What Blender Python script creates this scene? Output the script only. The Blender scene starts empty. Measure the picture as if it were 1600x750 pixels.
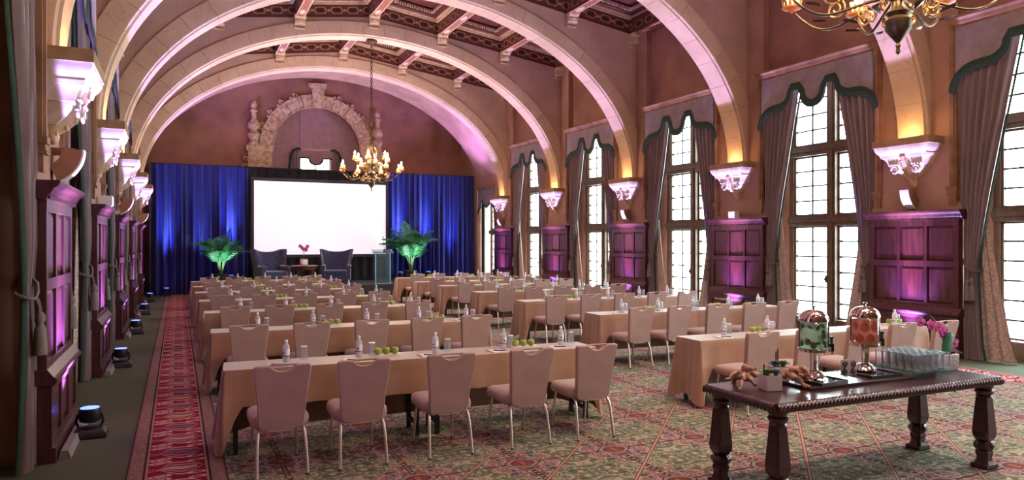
import bpy, math, random
from mathutils import Vector, Matrix
sc = bpy.context.scene
COL = sc.collection
PI = math.pi
R = math.radians
rnd = random.Random(7)

# ------------------------------------------------------------------ camera, world, exposure
cam_d = bpy.data.cameras.new('camera'); cam = bpy.data.objects.new('camera', cam_d); COL.objects.link(cam)
cam.location = (0, 0, 1.88); cam.rotation_euler = (R(90), 0, R(-25.5))
cam_d.sensor_width = 36; cam_d.lens = 36 * 1097 / 1600; cam_d.shift_y = 2.6 / 1600
cam_d.clip_start = .05; cam_d.clip_end = 200
sc.camera = cam
sc.view_settings.view_transform = 'Standard'; sc.view_settings.look = 'None'
sc.view_settings.exposure = 0.95; sc.view_settings.gamma = 1; sc.view_settings.use_curve_mapping = False
sc.cycles.use_denoising = True
sc.cycles.max_bounces = 8; sc.cycles.diffuse_bounces = 4; sc.cycles.glossy_bounces = 4
sc.cycles.transmission_bounces = 8; sc.cycles.transparent_max_bounces = 16
sc.cycles.sample_clamp_indirect = 6; sc.cycles.caustics_reflective = False; sc.cycles.caustics_refractive = False
W = bpy.data.worlds.new('world'); sc.world = W; W.use_nodes = True
bg = W.node_tree.nodes['Background']; bg.inputs[0].default_value = (.90, .98, 1.0, 1); bg.inputs[1].default_value = 11.5

XC, HW, BAY, Y1 = 5.15, 6.24, 4.17, 7.87           # hall centre line, half width, bay length, first pier in view
PIER = {k: Y1 + BAY * k for k in range(-3, 5)}      # pier k (0 = nearest in view)
WIN = {j: Y1 + BAY * (j - .5) for j in range(-1, 5)} # window j lies before pier j
RIGHT, LEFT = (XC + HW, 0.0), (XC - HW, PI)

def light(kind, name, loc, col, power, parent=None, rot=None, aim=None, **kw):
    d = bpy.data.lights.new(name, kind); d.color = col; d.energy = power
    for k, v in kw.items(): setattr(d, k, v)
    o = bpy.data.objects.new(name, d); COL.objects.link(o); o.location = loc
    if aim is not None:
        o.rotation_euler = (Vector(aim) - Vector(loc)).to_track_quat('-Z', 'Y').to_euler()
    elif rot: o.rotation_euler = rot
    if parent: o.parent = parent
    return o
# daylight portals in the window openings (they only guide the sky's light through the openings)
for j in WIN:
    o = light('AREA', 'daylight_portal', (XC + HW + .68, WIN[j], 2.7), (1, 1, 1), 1, rot=(0, R(90), 0), shape='RECTANGLE', size=5.0, size_y=2.1)
    o.data.cycles.is_portal = True

# ------------------------------------------------------------------ node helpers
class X:
    nt = None
    def __init__(s, sock): s.s = sock
    @staticmethod
    def m(op, *a, clamp=False):
        n = X.nt.nodes.new('ShaderNodeMath'); n.operation = op; n.use_clamp = clamp
        for i, v in enumerate(a):
            if isinstance(v, X): X.nt.links.new(v.s, n.inputs[i])
            else: n.inputs[i].default_value = v
        return X(n.outputs[0])
    def __add__(s, o): return X.m('ADD', s, o)
    __radd__ = __add__
    def __sub__(s, o): return X.m('SUBTRACT', s, o)
    def __rsub__(s, o): return X.m('SUBTRACT', o, s)
    def __mul__(s, o): return X.m('MULTIPLY', s, o)
    __rmul__ = __mul__
    def __truediv__(s, o): return X.m('DIVIDE', s, o)
    def __lt__(s, o): return X.m('LESS_THAN', s, o)
    def __gt__(s, o): return X.m('GREATER_THAN', s, o)
def ab(a): return X.m('ABSOLUTE', a)
def fr(a): return X.m('FRACT', a)
def mx(a, b): return X.m('MAXIMUM', a, b)
def mn(a, b): return X.m('MINIMUM', a, b)
def fold(a): return ab(fr(a + .5) - .5)
def link(a, b): X.nt.links.new(a, b)
def noise(vec, scale, detail=3, rough=.5, dist=0.):
    n = X.nt.nodes.new('ShaderNodeTexNoise'); n.inputs['Scale'].default_value = scale
    n.inputs['Detail'].default_value = detail; n.inputs['Roughness'].default_value = rough; n.inputs['Distortion'].default_value = dist
    link(vec, n.inputs['Vector']); return X(n.outputs[0])
def comb(x, y, z=0.):
    n = X.nt.nodes.new('ShaderNodeCombineXYZ')
    for i, v in enumerate((x, y, z)):
        if isinstance(v, X): link(v.s, n.inputs[i])
        else: n.inputs[i].default_value = v
    return n.outputs[0]
def coords(kind):
    if kind == 'world': v = X.nt.nodes.new('ShaderNodeNewGeometry').outputs['Position']
    else: v = X.nt.nodes.new('ShaderNodeTexCoord').outputs['Object']
    n = X.nt.nodes.new('ShaderNodeSeparateXYZ'); link(v, n.inputs[0])
    return v, X(n.outputs[0]), X(n.outputs[1]), X(n.outputs[2])
def cmix(fac, a, b):
    n = X.nt.nodes.new('ShaderNodeMix'); n.data_type = 'RGBA'
    for i, v in ((0, fac), (6, a), (7, b)):
        if isinstance(v, X): link(v.s, n.inputs[i])
        elif isinstance(v, bpy.types.NodeSocket): link(v, n.inputs[i])
        elif i == 0: n.inputs[0].default_value = v
        else: n.inputs[i].default_value = (*v, 1)
    return n.outputs[2]
def smooth(x, lo, hi):
    n = X.nt.nodes.new('ShaderNodeMapRange'); n.interpolation_type = 'SMOOTHSTEP'
    link(x.s, n.inputs[0]); n.inputs[1].default_value = lo; n.inputs[2].default_value = hi
    return X(n.outputs[0])
def newmat(name):
    m = bpy.data.materials.new(name); m.use_nodes = True; X.nt = m.node_tree
    return m, m.node_tree.nodes['Principled BSDF']
def bump(b, h, strength, dist=.01):
    n = X.nt.nodes.new('ShaderNodeBump'); n.inputs['Strength'].default_value = strength; n.inputs['Distance'].default_value = dist
    link(h.s, n.inputs['Height']); link(n.outputs[0], b.inputs['Normal'])
M = {}
def mat(name, c1, c2=None, rough=.6, metal=0., scale=6., space='obj', bumpy=0., bscale=None, detail=4, stretch=None, spec=.5, sheen=0., coat=0., emit=None, estr=0., lo=.35, hi=.65, trans=0., ior=1.45):
    m, b = newmat(name)
    b.inputs['Roughness'].default_value = rough; b.inputs['Metallic'].default_value = metal
    b.inputs['Specular IOR Level'].default_value = spec; b.inputs['IOR'].default_value = ior
    if sheen: b.inputs['Sheen Weight'].default_value = sheen
    if coat: b.inputs['Coat Weight'].default_value = coat; b.inputs['Coat Roughness'].default_value = .12
    if trans: b.inputs['Transmission Weight'].default_value = trans
    v, x, y, z = coords('world' if space == 'world' else 'obj')
    if stretch: v = comb(x * stretch[0], y * stretch[1], z * stretch[2])
    if c2:
        n = noise(v, scale, detail)
        link(cmix(smooth(n, lo, hi), c1, c2), b.inputs['Base Color'])
    else: b.inputs['Base Color'].default_value = (*c1, 1)
    if bumpy: bump(b, noise(v, bscale or scale * 4, 4), bumpy)
    if emit: b.inputs['Emission Color'].default_value = (*emit, 1); b.inputs['Emission Strength'].default_value = estr
    M[name] = m
    return m
mat('terracotta', (.40, .20, .155), (.26, .125, .10), .85, scale=1.1, space='world', bumpy=.25, bscale=9, detail=8, lo=.3, hi=.7)
mat('terracotta_pier', (.44, .26, .21), (.33, .18, .145), .85, scale=1.6, space='world', bumpy=.25, bscale=9, detail=8, lo=.3, hi=.7)
mat('corbel_stone', (.68, .60, .56), (.52, .43, .38), .7, scale=5, bumpy=.2, bscale=30)
mat('carved_stone', (.66, .50, .36), (.42, .29, .19), .75, scale=7, bumpy=.35, bscale=26)
mat('abacus_stone', (.42, .28, .18), (.32, .2, .13), .75, scale=5, bumpy=.2, bscale=30)
mat('trim_stone', (.33, .18, .11), (.22, .11, .07), .6, scale=4, space='world', bumpy=.15, bscale=20)
mat('panel_wood', (.095, .028, .03), (.055, .015, .018), .38, scale=3, stretch=(6, 6, .8), bumpy=.06, bscale=12, coat=.25)
mat('window_wood', (.13, .07, .045), (.08, .042, .03), .5, scale=5, stretch=(5, 5, 1))
mat('lead', (.025, .025, .025), None, .5)
mat('valance_fabric', (.30, .235, .26), (.24, .18, .21), .85, scale=5, bumpy=.08, bscale=60, sheen=.2)
mat('green_trim', (.02, .045, .035), (.03, .06, .05), .8, scale=40)
mat('curtain_fabric', (.26, .19, .225), (.205, .15, .18), .75, scale=9, stretch=(1, 1, .15), sheen=.3)
mat('curtain_lining', (.022, .058, .045), (.015, .042, .033), .8, scale=8)
mat('lace', (.52, .42, .38), (.36, .27, .24), .85, scale=34, detail=2, lo=.46, hi=.54, bumpy=.2, bscale=34)
mat('tassel', (.20, .155, .15), (.12, .09, .09), .8, scale=60, stretch=(8, 8, 1))
mat('cloth_tan', (.36, .20, .13), (.31, .17, .105), .45, scale=3, sheen=.55, bumpy=.05, bscale=140)
mat('chair_fabric', (.42, .275, .255), (.38, .245, .225), .75, scale=5, sheen=.35, bumpy=.06, bscale=160)
mat('chair_metal', (.72, .62, .54), None, .32, .85)
mat('chair_cap', (.05, .045, .045), None, .6)
mat('table_black', (.012, .012, .014), None, .5)
mat('table_ply', (.28, .18, .1), (.2, .12, .07), .6, scale=4)
mat('black_plastic', (.012, .012, .016), None, .4)
mat('label_white', (.82, .80, .86), (.70, .68, .78), .6, scale=60)
mat('label_band', (.03, .03, .06), None, .5)
mat('cap_white', (.85, .83, .87), None, .4)
mat('paper', (.80, .74, .72), None, .7)
mat('napkin', (.82, .77, .74), None, .8)
mat('apple', (.24, .34, .035), (.36, .44, .07), .3, scale=14, coat=.3)
mat('stem_brown', (.09, .05, .02), None, .8)
mat('black_cloth', (.008, .008, .012), (.014, .013, .018), .9, scale=8)
mat('stage_black', (.012, .012, .015), (.02, .02, .024), .7, scale=6)
mat('blue_velvet', (.006, .013, .17), (.010, .022, .25), .75, scale=30, sheen=.25, bumpy=.1, bscale=160)
mat('screen_frame', (.02, .018, .03), None, .5)
mat('navy_velvet', (.02, .03, .12), (.012, .02, .075), .7, scale=10, sheen=.6, bumpy=.1, bscale=60)
mat('red_wood', (.18, .045, .03), (.12, .03, .02), .3, scale=5, stretch=(1, 1, 6), coat=.3)
mat('palm_leaf', (.04, .20, .075), (.02, .10, .05), .45, scale=8)
mat('palm_stem', (.12, .22, .07), (.07, .13, .05), .6, scale=8)
mat('pot_dark', (.05, .04, .035), (.035, .03, .028), .6, scale=9)
mat('orchid_pink', (.50, .05, .34), (.66, .14, .48), .55, scale=25)
mat('orchid_lip', (.45, .02, .12), None, .5)
mat('white_ceramic', (.80, .76, .78), None, .25)
mat('textured_ceramic', (.74, .66, .70), (.55, .48, .52), .5, scale=55, bumpy=.8, bscale=55, detail=1, lo=.45, hi=.55)
mat('bronze', (.10, .065, .035), (.05, .03, .02), .42, .75, scale=16)
mat('gilt', (.42, .25, .09), (.2, .11, .045), .4, .8, scale=18)
mat('amber_sleeve', (.9, .55, .12), None, .5, emit=(1, .62, .16), estr=3.2)
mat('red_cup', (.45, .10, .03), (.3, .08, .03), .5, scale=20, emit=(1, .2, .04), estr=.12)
mat('bulb_glow', (1, .9, .7), None, .5, emit=(1, .74, .36), estr=55)
mat('buffet_wood', (.052, .013, .017), (.03, .008, .012), .30, scale=4, stretch=(1, 8, 8), coat=.5)
mat('chrome', (.80, .77, .76), None, .12, 1.)
mat('copper_chrome', (.76, .62, .58), None, .1, 1.)
mat('mirror_tray', (.62, .62, .66), None, .06, 1.)
mat('driftwood', (.52, .31, .22), (.34, .19, .13), .8, scale=14, stretch=(1, 1, 3), bumpy=.5, bscale=40)
mat('succulent_green', (.16, .26, .11), (.10, .19, .08), .55, scale=10)
mat('succulent_grey', (.16, .19, .20), (.11, .13, .15), .55, scale=10)
mat('mint', (.05, .20, .05), (.09, .27, .07), .5, scale=14)
mat('iron', (.012, .012, .013), None, .45)
mat('backing_dark', (.02, .018, .018), None, .9)
mat('sconce_clay', (.34, .16, .11), (.24, .11, .08), .8, scale=6, bumpy=.2)
mat('sconce_lit', (.85, .82, .9), None, .5, emit=(.78, .68, 1), estr=.35)
mat('white_box', (.75, .75, .82), None, .5)
mat('led_lens', (.6, .65, 1), None, .3, emit=(.05, .11, 1), estr=3.0)
mat('mauve_drape', (.40, .26, .30), (.35, .22, .26), .85, scale=4, sheen=.2)
mat('green_carpet', (.10, .115, .075), (.078, .09, .058), .95, scale=60, space='world', bumpy=.3, bscale=300)
mat('cream_moulding', (.66, .52, .36), (.52, .38, .25), .6, scale=8)
mat('dark_red', (.09, .02, .02), (.14, .035, .03), .55, scale=14)
mat('kick_grey', (.30, .29, .31), (.22, .21, .23), .8, scale=40)

# glass that lets daylight straight through
def glassmat(name, tint, fac=.12, rough=.02, body=0., col=None):
    m, b = newmat(name)
    t = X.nt.nodes.new('ShaderNodeBsdfTransparent'); t.inputs[0].default_value = (*tint, 1)
    g = X.nt.nodes.new('ShaderNodeBsdfGlossy'); g.inputs['Roughness'].default_value = rough
    mxs = X.nt.nodes.new('ShaderNodeMixShader'); lw = X.nt.nodes.new('ShaderNodeLayerWeight'); lw.inputs[0].default_value = fac
    link(lw.outputs['Fresnel'], mxs.inputs[0]); link(t.outputs[0], mxs.inputs[1]); link(g.outputs[0], mxs.inputs[2])
    out = mxs.outputs[0]
    if body:
        d = X.nt.nodes.new('ShaderNodeBsdfDiffuse'); d.inputs[0].default_value = (*(col or tint), 1)
        tl = X.nt.nodes.new('ShaderNodeBsdfTranslucent'); tl.inputs[0].default_value = (*(col or tint), 1)
        m1 = X.nt.nodes.new('ShaderNodeMixShader'); link(d.outputs[0], m1.inputs[1]); link(tl.outputs[0], m1.inputs[2])
        m2 = X.nt.nodes.new('ShaderNodeMixShader'); m2.inputs[0].default_value = body; link(out, m2.inputs[1]); link(m1.outputs[0], m2.inputs[2]); out = m2.outputs[0]
    link(out, X.nt.nodes['Material Output'].inputs[0]); M[name] = m
glassmat('pane_glass', (.94, .99, .97), .06)
glassmat('clear_glass', (.97, .97, .99), .14, .02, .10, (.95, .95, 1))
glassmat('bottle_plastic', (.93, .94, .98), .2, .05, .45, (.92, .92, .98))
glassmat('acrylic', (.93, .97, 1), .16, .02, .08, (.6, .85, 1))
glassmat('acrylic_edge', (.85, .95, 1), .2, .02, .6, (.6, .88, 1))
glassmat('grapefruit', (1, .3, .2), .05, .3, .93, (1, .30, .17))
glassmat('rind', (1, .8, .6), .05, .3, .93, (1, .78, .6))
glassmat('lime', (.7, .8, .3), .05, .3, .93, (.62, .72, .25))
glassmat('thin_glass', (.98, .99, 1), .10, .02, .02, (1, 1, 1))
glassmat('tumbler_glass', (.98, .98, 1), .22, .02, .05, (1, 1, 1))
glassmat('teal_glass', (.66, .88, .86), .25, .02, .12, (.35, .75, .75))
glassmat('mint_water', (.78, .92, .78), .05, .05, .6, (.72, .90, .70))
glassmat('pink_water', (1, .66, .6), .05, .05, .6, (1, .62, .55))

def stone_mat(name, c1, c2, vein, space='world'):
    m, b = newmat(name); v, x, y, z = coords(space)
    n = noise(v, 1.4, 6); vn = ab(noise(v, 1.1, 5, .6, 1.2) - .5)
    c = cmix(smooth(n, .3, .7), c1, c2)
    c = cmix(smooth(vn, .0, .010) * -.3 + .3, c, vein)
    link(c, b.inputs['Base Color']); b.inputs['Roughness'].default_value = .62
    bump(b, noise(v, 22, 4), .12); M[name] = m
stone_mat('arch_stone', (.66, .49, .38), (.56, .40, .31), (.20, .11, .09))
def spandrel_mat():
    m, b = newmat('spandrel_stone'); v, x, y, z = coords('world')
    n = noise(v, 1.1, 6); c = cmix(smooth(n, .3, .7), (.54, .38, .33), (.44, .30, .26))
    br = X.nt.nodes.new('ShaderNodeTexBrick'); link(comb(x, z), br.inputs['Vector'])
    br.inputs['Scale'].default_value = 1; br.inputs['Brick Width'].default_value = 1.5; br.inputs['Row Height'].default_value = .7
    br.inputs['Mortar Size'].default_value = .006; br.inputs['Mortar Smooth'].default_value = .3
    f = X(br.outputs['Fac']) * .35
    link(cmix(f, c, (.2, .12, .1)), b.inputs['Base Color']); b.inputs['Roughness'].default_value = .75
    bump(b, noise(v, 18, 4), .15); M['spandrel_stone'] = m
spandrel_mat()

def screen_mat():
    m, b = newmat('screen_glow'); b.inputs['Base Color'].default_value = (.8, .8, .85, 1); b.inputs['Roughness'].default_value = .8
    b.inputs['Emission Color'].default_value = (.87, .84, 1, 1); b.inputs['Emission Strength'].default_value = .36; M['screen_glow'] = m
screen_mat()

def hexpaint(name, axis):
    # painted frieze: chain of outlined hexagons in cream on dark red
    m, b = newmat(name); v, x, y, z = coords('obj')
    u = x if axis == 'x' else y
    w = ab(z - .18)
    p = fold(u / .46) * .46          # distance to hexagon centre, 0..0.23
    d = mx(w / .095, (p + w * .75) / .19)
    ring = (ab(d - .92) < .075)
    core = (d < .5)
    dots = (mx(ab(p - .23), w) < .03)
    edge = (w > .15)
    n = noise(v, 30, 3)
    c = cmix(smooth(n, .3, .7), (.10, .02, .018), (.15, .035, .03))
    c = cmix(core, c, (.022, .012, .012)); c = cmix(mx(ring, dots), c, (.50, .34, .24)); c = cmix(edge, c, (.07, .014, .014))
    link(c, b.inputs['Base Color']); b.inputs['Roughness'].default_value = .55; M[name] = m
hexpaint('frieze_x', 'x'); hexpaint('frieze_y', 'y')
def beampaint():
    m, b = newmat('beam_paint'); v, x, y, z = coords('obj')
    w = ab(x); lines = (ab(w - .105) < .014)
    q = ab(fold(y / 1.35) * 1.35)
    med = ((q / .2) * (q / .2) + (w / .065) * (w / .065) < 1)
    n = noise(v, 17, 2, .5, .8); scr = (ab(n - .5) < .05) * (w < .09)
    c = cmix(scr, (.20, .045, .03), (.42, .2, .12)); c = cmix(med, c, (.66, .56, .46)); c = cmix(lines, c, (.66, .5, .38))
    # sides of the beam carry the hexagon chain
    ww = ab(z - .18); p = fold(y / .46) * .46; d = mx(ww / .095, (p + ww * .75) / .19)
    s = cmix(d < .5, (.12, .025, .02), (.022, .012, .012)); s = cmix(ab(d - .92) < .075, s, (.46, .3, .2))
    link(cmix(z > .012, c, s), b.inputs['Base Color']); b.inputs['Roughness'].default_value = .5; M['beam_paint'] = m
beampaint()

def carpet_mat():
    m, b = newmat('floral_carpet'); v, x, y, z = coords('world'); C = .92
    a = (x - 3.56) / C; q = (y - 5.33) / C
    fa, fb = fold(a), fold(q)
    diag = ab(fr(q - a) - .5); anti = ab(fr(q + a) - .5)
    # folded coordinates make the scrolls symmetric about every medallion
    sv = comb(fa * 3.1, fb * 3.1, .3)
    n1 = noise(sv, 2.5, 1., .5, 1.9); n2 = noise(comb(fa * 4 + 3., fb * 4 + 7.), 2.6, .5, .5, 1.6)
    curl = smooth(ab(n1 - .5), .06, .035); curl2 = smooth(ab(n2 - .47), .045, .025)
    leaf = smooth(n2, .62, .66)
    zone = smooth(fa + fb, .40, .42)                       # 1 = green lozenge, 0 = plum ground round the medallion
    gn = noise(v, 1.3, 2)
    green = cmix(smooth(gn, .3, .7), (.10, .125, .075), (.13, .16, .105))
    plum = cmix(smooth(gn, .3, .7), (.20, .085, .085), (.24, .115, .12))
    green = cmix(curl * .85, green, (.50, .44, .33)); green = cmix(curl2 * .6, green, (.36, .30, .21)); green = cmix(leaf * .8, green, (.05, .06, .10))
    plum = cmix(curl * .9, plum, (.52, .38, .34)); plum = cmix(curl2 * .4, plum, (.40, .24, .23)); plum = cmix(leaf * .6, plum, (.11, .05, .07))
    c = cmix(zone, plum, green)
    rl = smooth(noise(comb(fa * 3., fb * 3., 4.), 4.6, 0), .70, .72)
    c = cmix(rl * .6, c, (.30, .08, .06))
    # thin line on the X direction, chain on the Y direction
    outb = (mx(fa, fb) > .135)
    c = cmix((fb < .012) * outb, c, (.06, .025, .03))
    chain = (fa < .026) * outb
    link_ = fr(q * 16) > .5
    c = cmix(chain, c, (.035, .02, .022)); c = cmix(chain * (fa < .016) * link_, c, (.36, .27, .2))
    c = cmix(anti < .008, c, (.12, .04, .05))
    # long diagonal ribbons
    c = cmix(diag < .028, c, (.19, .07, .075)); c = cmix(diag < .012, c, (.52, .29, .23))
    # medallion
    box = mx(mx(fa * .82, fb * 1.15), (fa * .9 + fb) * .74)
    c = cmix(box < .14, c, (.05, .028, .03)); c = cmix(box < .128, c, (.32, .24, .2)); c = cmix(box < .095, c, (.06, .03, .03)); c = cmix(box < .085, c, (.22, .045, .04))
    c = cmix((box < .06) * (n2 > .5), c, (.33, .13, .10))
    db = (fa - .17) * (fa - .17) + (fb - .17) * (fb - .17)
    c = cmix(db < .0013, c, (.4, .33, .28)); c = cmix(db < .0007, c, (.035, .07, .20))
    pile = noise(v, 260, 2); c = cmix(smooth(pile, .2, .8) * .28, c, (.02, .015, .015))
    link(c, b.inputs['Base Color']); b.inputs['Roughness'].default_value = .95; b.inputs['Specular IOR Level'].default_value = .15
    bump(b, pile, .3, .004); M['floral_carpet'] = m
carpet_mat()
def runner_mat():
    m, b = newmat('runner_carpet'); v, x, y, z = coords('obj')     # object x across, y along
    w = ab(x); P = .48
    wob = X.m('SINE', x * 26.) * .035 * (1. - w * 2.)
    k = y / P + wob; fy = fold(k) * P; alt = (fr(k * .5 + .25) > .5)
    xs_ = (x - .035) / .165
    env = mx(1. - xs_ * xs_, .06) + .10 * smooth(x * -1., -.05, .2)
    L = fy / (mx(env, .02) * .20)
    red = cmix(smooth(noise(v, 5, 2), .3, .7), (.22, .005, .026), (.28, .009, .036))
    cream = (.58, .36, .33)
    c = cmix((ab(L - .84) < .07), red, cream)
    c = cmix((ab(L - .48) < .055), c, cream)
    core = (L < .22) * (w < .15)
    c = cmix(core, c, cmix(alt, (.46, .34, .29), (.12, .11, .22)))
    g = ab(fy - .24); dr = (x + .125) * (x + .125) * 9. + (g - .05) * (g - .05) * 42.
    c = cmix(ab(dr - .05) < .022, c, cream); c = cmix((dr < .012), c, cream)
    dr2 = (x - .15) * (x - .15) * 10. + (g - .06) * (g - .06) * 50.
    c = cmix(ab(dr2 - .035) < .02, c, cream)
    # borders
    c = cmix(w > .215, c, (.36, .20, .16)); c = cmix(w > .232, c, (.045, .02, .035))
    dash = smooth(noise(v, 70, 1), .45, .55)
    c = cmix(w > .25, c, cmix(dash, (.20, .10, .09), (.30, .19, .16))); c = cmix(w > .345, c, (.22, .10, .11)); c = cmix(w > .36, c, (.03, .015, .03))
    link(c, b.inputs['Base Color']); b.inputs['Roughness'].default_value = .95; b.inputs['Specular IOR Level'].default_value = .15
    bump(b, noise(v, 260, 2), .3, .004); M['runner_carpet'] = m
runner_mat()

# ------------------------------------------------------------------ mesh helpers
class MB:
    def __init__(s): s.v = []; s.f = []
    def add(s, vs, fs):
        o = len(s.v); s.v += [tuple(p) for p in vs]; s.f += [tuple(i + o for i in f) for f in fs]; return s
    def box(s, x0, x1, y0, y1, z0, z1, rot=0, piv=None):
        vs = [(x, y, z) for x in (x0, x1) for y in (y0, y1) for z in (z0, z1)]
        if rot:
            px, py = piv or ((x0 + x1) / 2, (y0 + y1) / 2); c, n = math.cos(rot), math.sin(rot)
            vs = [(px + (x - px) * c - (y - py) * n, py + (x - px) * n + (y - py) * c, z) for x, y, z in vs]
        return s.add(vs, [(0, 1, 3, 2), (4, 6, 7, 5), (0, 4, 5, 1), (2, 3, 7, 6), (0, 2, 6, 4), (1, 5, 7, 3)])
    def rings(s, rings, cap=True, closed=True):
        n = len(rings[0]); vs = [p for r in rings for p in r]; fs = []
        for i in range(len(rings) - 1):
            for j in range(n if closed else n - 1):
                k = (j + 1) % n
                fs.append((i * n + j, i * n + k, (i + 1) * n + k, (i + 1) * n + j))
        if cap:
            fs.append(tuple(range(n))[::-1]); fs.append(tuple(range((len(rings) - 1) * n, len(rings) * n)))
        return s.add(vs, fs)
    def lathe(s, prof, n=16, c=(0, 0, 0), cap=True):
        return s.rings([[(c[0] + r * math.cos(2 * PI * j / n), c[1] + r * math.sin(2 * PI * j / n), c[2] + z) for j in range(n)] for r, z in prof], cap)
    def tube(s, path, rad, n=6, cap=True):
        P = [Vector(p) for p in path]; rs = rad if isinstance(rad, (list, tuple)) else [rad] * len(P)
        rings = []; up = Vector((0, 0, 1)); prev = None
        for i, p in enumerate(P):
            t = (P[min(i + 1, len(P) - 1)] - P[max(i - 1, 0)]).normalized()
            if prev is None:
                a = t.cross(up)
                if a.length < .1: a = t.cross(Vector((1, 0, 0)))
            else: a = prev - t * prev.dot(t)
            a.normalize(); prev = a; b = t.cross(a)
            rings.append([tuple(p + (a * math.cos(2 * PI * j / n) + b * math.sin(2 * PI * j / n)) * rs[i]) for j in range(n)])
        return s.rings(rings, cap)
    def prism(s, poly, z0, z1, fn=lambda a, b, h: (a, b, h)):
        n = len(poly); vs = [fn(a, b, z0) for a, b in poly] + [fn(a, b, z1) for a, b in poly]
        return s.add(vs, [tuple(range(n))[::-1], tuple(range(n, 2 * n))] + [(i, (i + 1) % n, n + (i + 1) % n, n + i) for i in range(n)])
    def grid(s, fn, nu, nv):
        vs = [fn(i / nu, j / nv) for i in range(nu + 1) for j in range(nv + 1)]
        return s.add(vs, [(i * (nv + 1) + j, (i + 1) * (nv + 1) + j, (i + 1) * (nv + 1) + j + 1, i * (nv + 1) + j + 1) for i in range(nu) for j in range(nv)])
    def ball(s, c, r, nu=10, nv=7, sq=(1, 1, 1)):
        return s.rings([[(c[0] + sq[0] * r * math.sin(PI * max(.02, min(.98, i / nv))) * math.cos(2 * PI * j / nu), c[1] + sq[1] * r * math.sin(PI * max(.02, min(.98, i / nv))) * math.sin(2 * PI * j / nu), c[2] - sq[2] * r * math.cos(PI * i / nv)) for j in range(nu)] for i in range(nv + 1)])
    def torus(s, c, Rr, r, n=16, m=6, axis='z', arc=1.):
        rings = []
        for i in range(n + (0 if arc == 1 else 1)):
            a = 2 * PI * arc * i / n; ring = []
            for j in range(m):
                b = 2 * PI * j / m; q = Rr + r * math.cos(b); h = r * math.sin(b)
                p = (q * math.cos(a), q * math.sin(a), h)
                if axis == 'x': p = (p[2], p[0], p[1])
                if axis == 'y': p = (p[0], p[2], p[1])
                ring.append((c[0] + p[0], c[1] + p[1], c[2] + p[2]))
            rings.append(ring)
        if arc == 1: rings.append(rings[0])
        return s.rings(rings, arc != 1)
    def mesh(s, name, m, smooth_=None):
        me = bpy.data.meshes.new(name); me.from_pydata(s.v, [], s.f); me.update()
        me.materials.append(M[m])
        if smooth_:
            me.polygons.foreach_set('use_smooth', [True] * len(me.polygons)); me.set_sharp_from_angle(angle=R(smooth_))
        return me
def put(name, me, parent=None, loc=(0, 0, 0), rot=(0, 0, 0), scl=None):
    o = bpy.data.objects.new(name, me); COL.objects.link(o); o.location = loc; o.rotation_euler = rot
    if scl: o.scale = scl
    if parent: o.parent = parent; CH.setdefault(parent.name, []).append(o)
    return o
def obj(name, mb, m, parent=None, smooth_=None, loc=(0, 0, 0), rot=(0, 0, 0)):
    return put(name, mb.mesh(name, m, smooth_), parent, loc, rot)
def thing(name, label, cat, loc=(0, 0, 0), rz=0, group=None, kind=None):
    return tag(put(name, None, None, loc, (0, 0, rz)), label, cat, group, kind)
def tag(o, label, cat, group=None, kind=None):
    o['label'] = label; o['category'] = cat
    if group: o['group'] = group
    o['kind'] = kind or 'thing'
    return o
CH = {}
def copy_tree(o, parent=None):
    c = o.copy(); COL.objects.link(c)
    if parent: c.parent = parent; CH.setdefault(parent.name, []).append(c)
    for ch in list(CH.get(o.name, [])): copy_tree(ch, c)
    return c
ORD = ['nearest', 'second', 'third', 'fourth', 'fifth', 'sixth', 'seventh', 'eighth']
used = {}
SEAT = ['first', 'second', 'third', 'fourth', 'fifth']
def place(proto, key, name_label, cat, loc, rz, group):
    o = proto if key not in used else copy_tree(proto)
    used[key] = 1
    o.location = loc; o.rotation_euler = (0, 0, rz)
    return tag(o, name_label, cat, group)
def bevel(o, w, seg=2):
    m = o.modifiers.new('bevel', 'BEVEL'); m.width = w; m.segments = seg; m.limit_method = 'ANGLE'; m.angle_limit = R(40)
    return o

# ------------------------------------------------------------------ floor and carpets
YB, YF = 29.25, -7.0
tag(obj('floor', MB().box(XC - 7.2, XC + 7.2, YF - .3, YB + .3, -.2, 0), 'green_carpet'), 'plain moss green carpet strip along the foot of the walls', 'floor', kind='structure')
tag(obj('floor_carpet', MB().box(.37, 9.93, YF, 27.4, 0, .006), 'floral_carpet'), 'green and plum floral carpet with diagonal ribbons filling the hall', 'carpet', kind='structure')
for x, lab in ((0., 'crimson carpet runner with cream flame pattern beside the dark windows'), (2 * XC, 'crimson carpet border with cream flame pattern beside the bright windows')):
    tag(obj('carpet_runner', MB().box(-.37, .37, 0, 27.4 - YF, 0, .008), 'runner_carpet', loc=(x, YF, 0)), lab, 'carpet', kind='structure')

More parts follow.
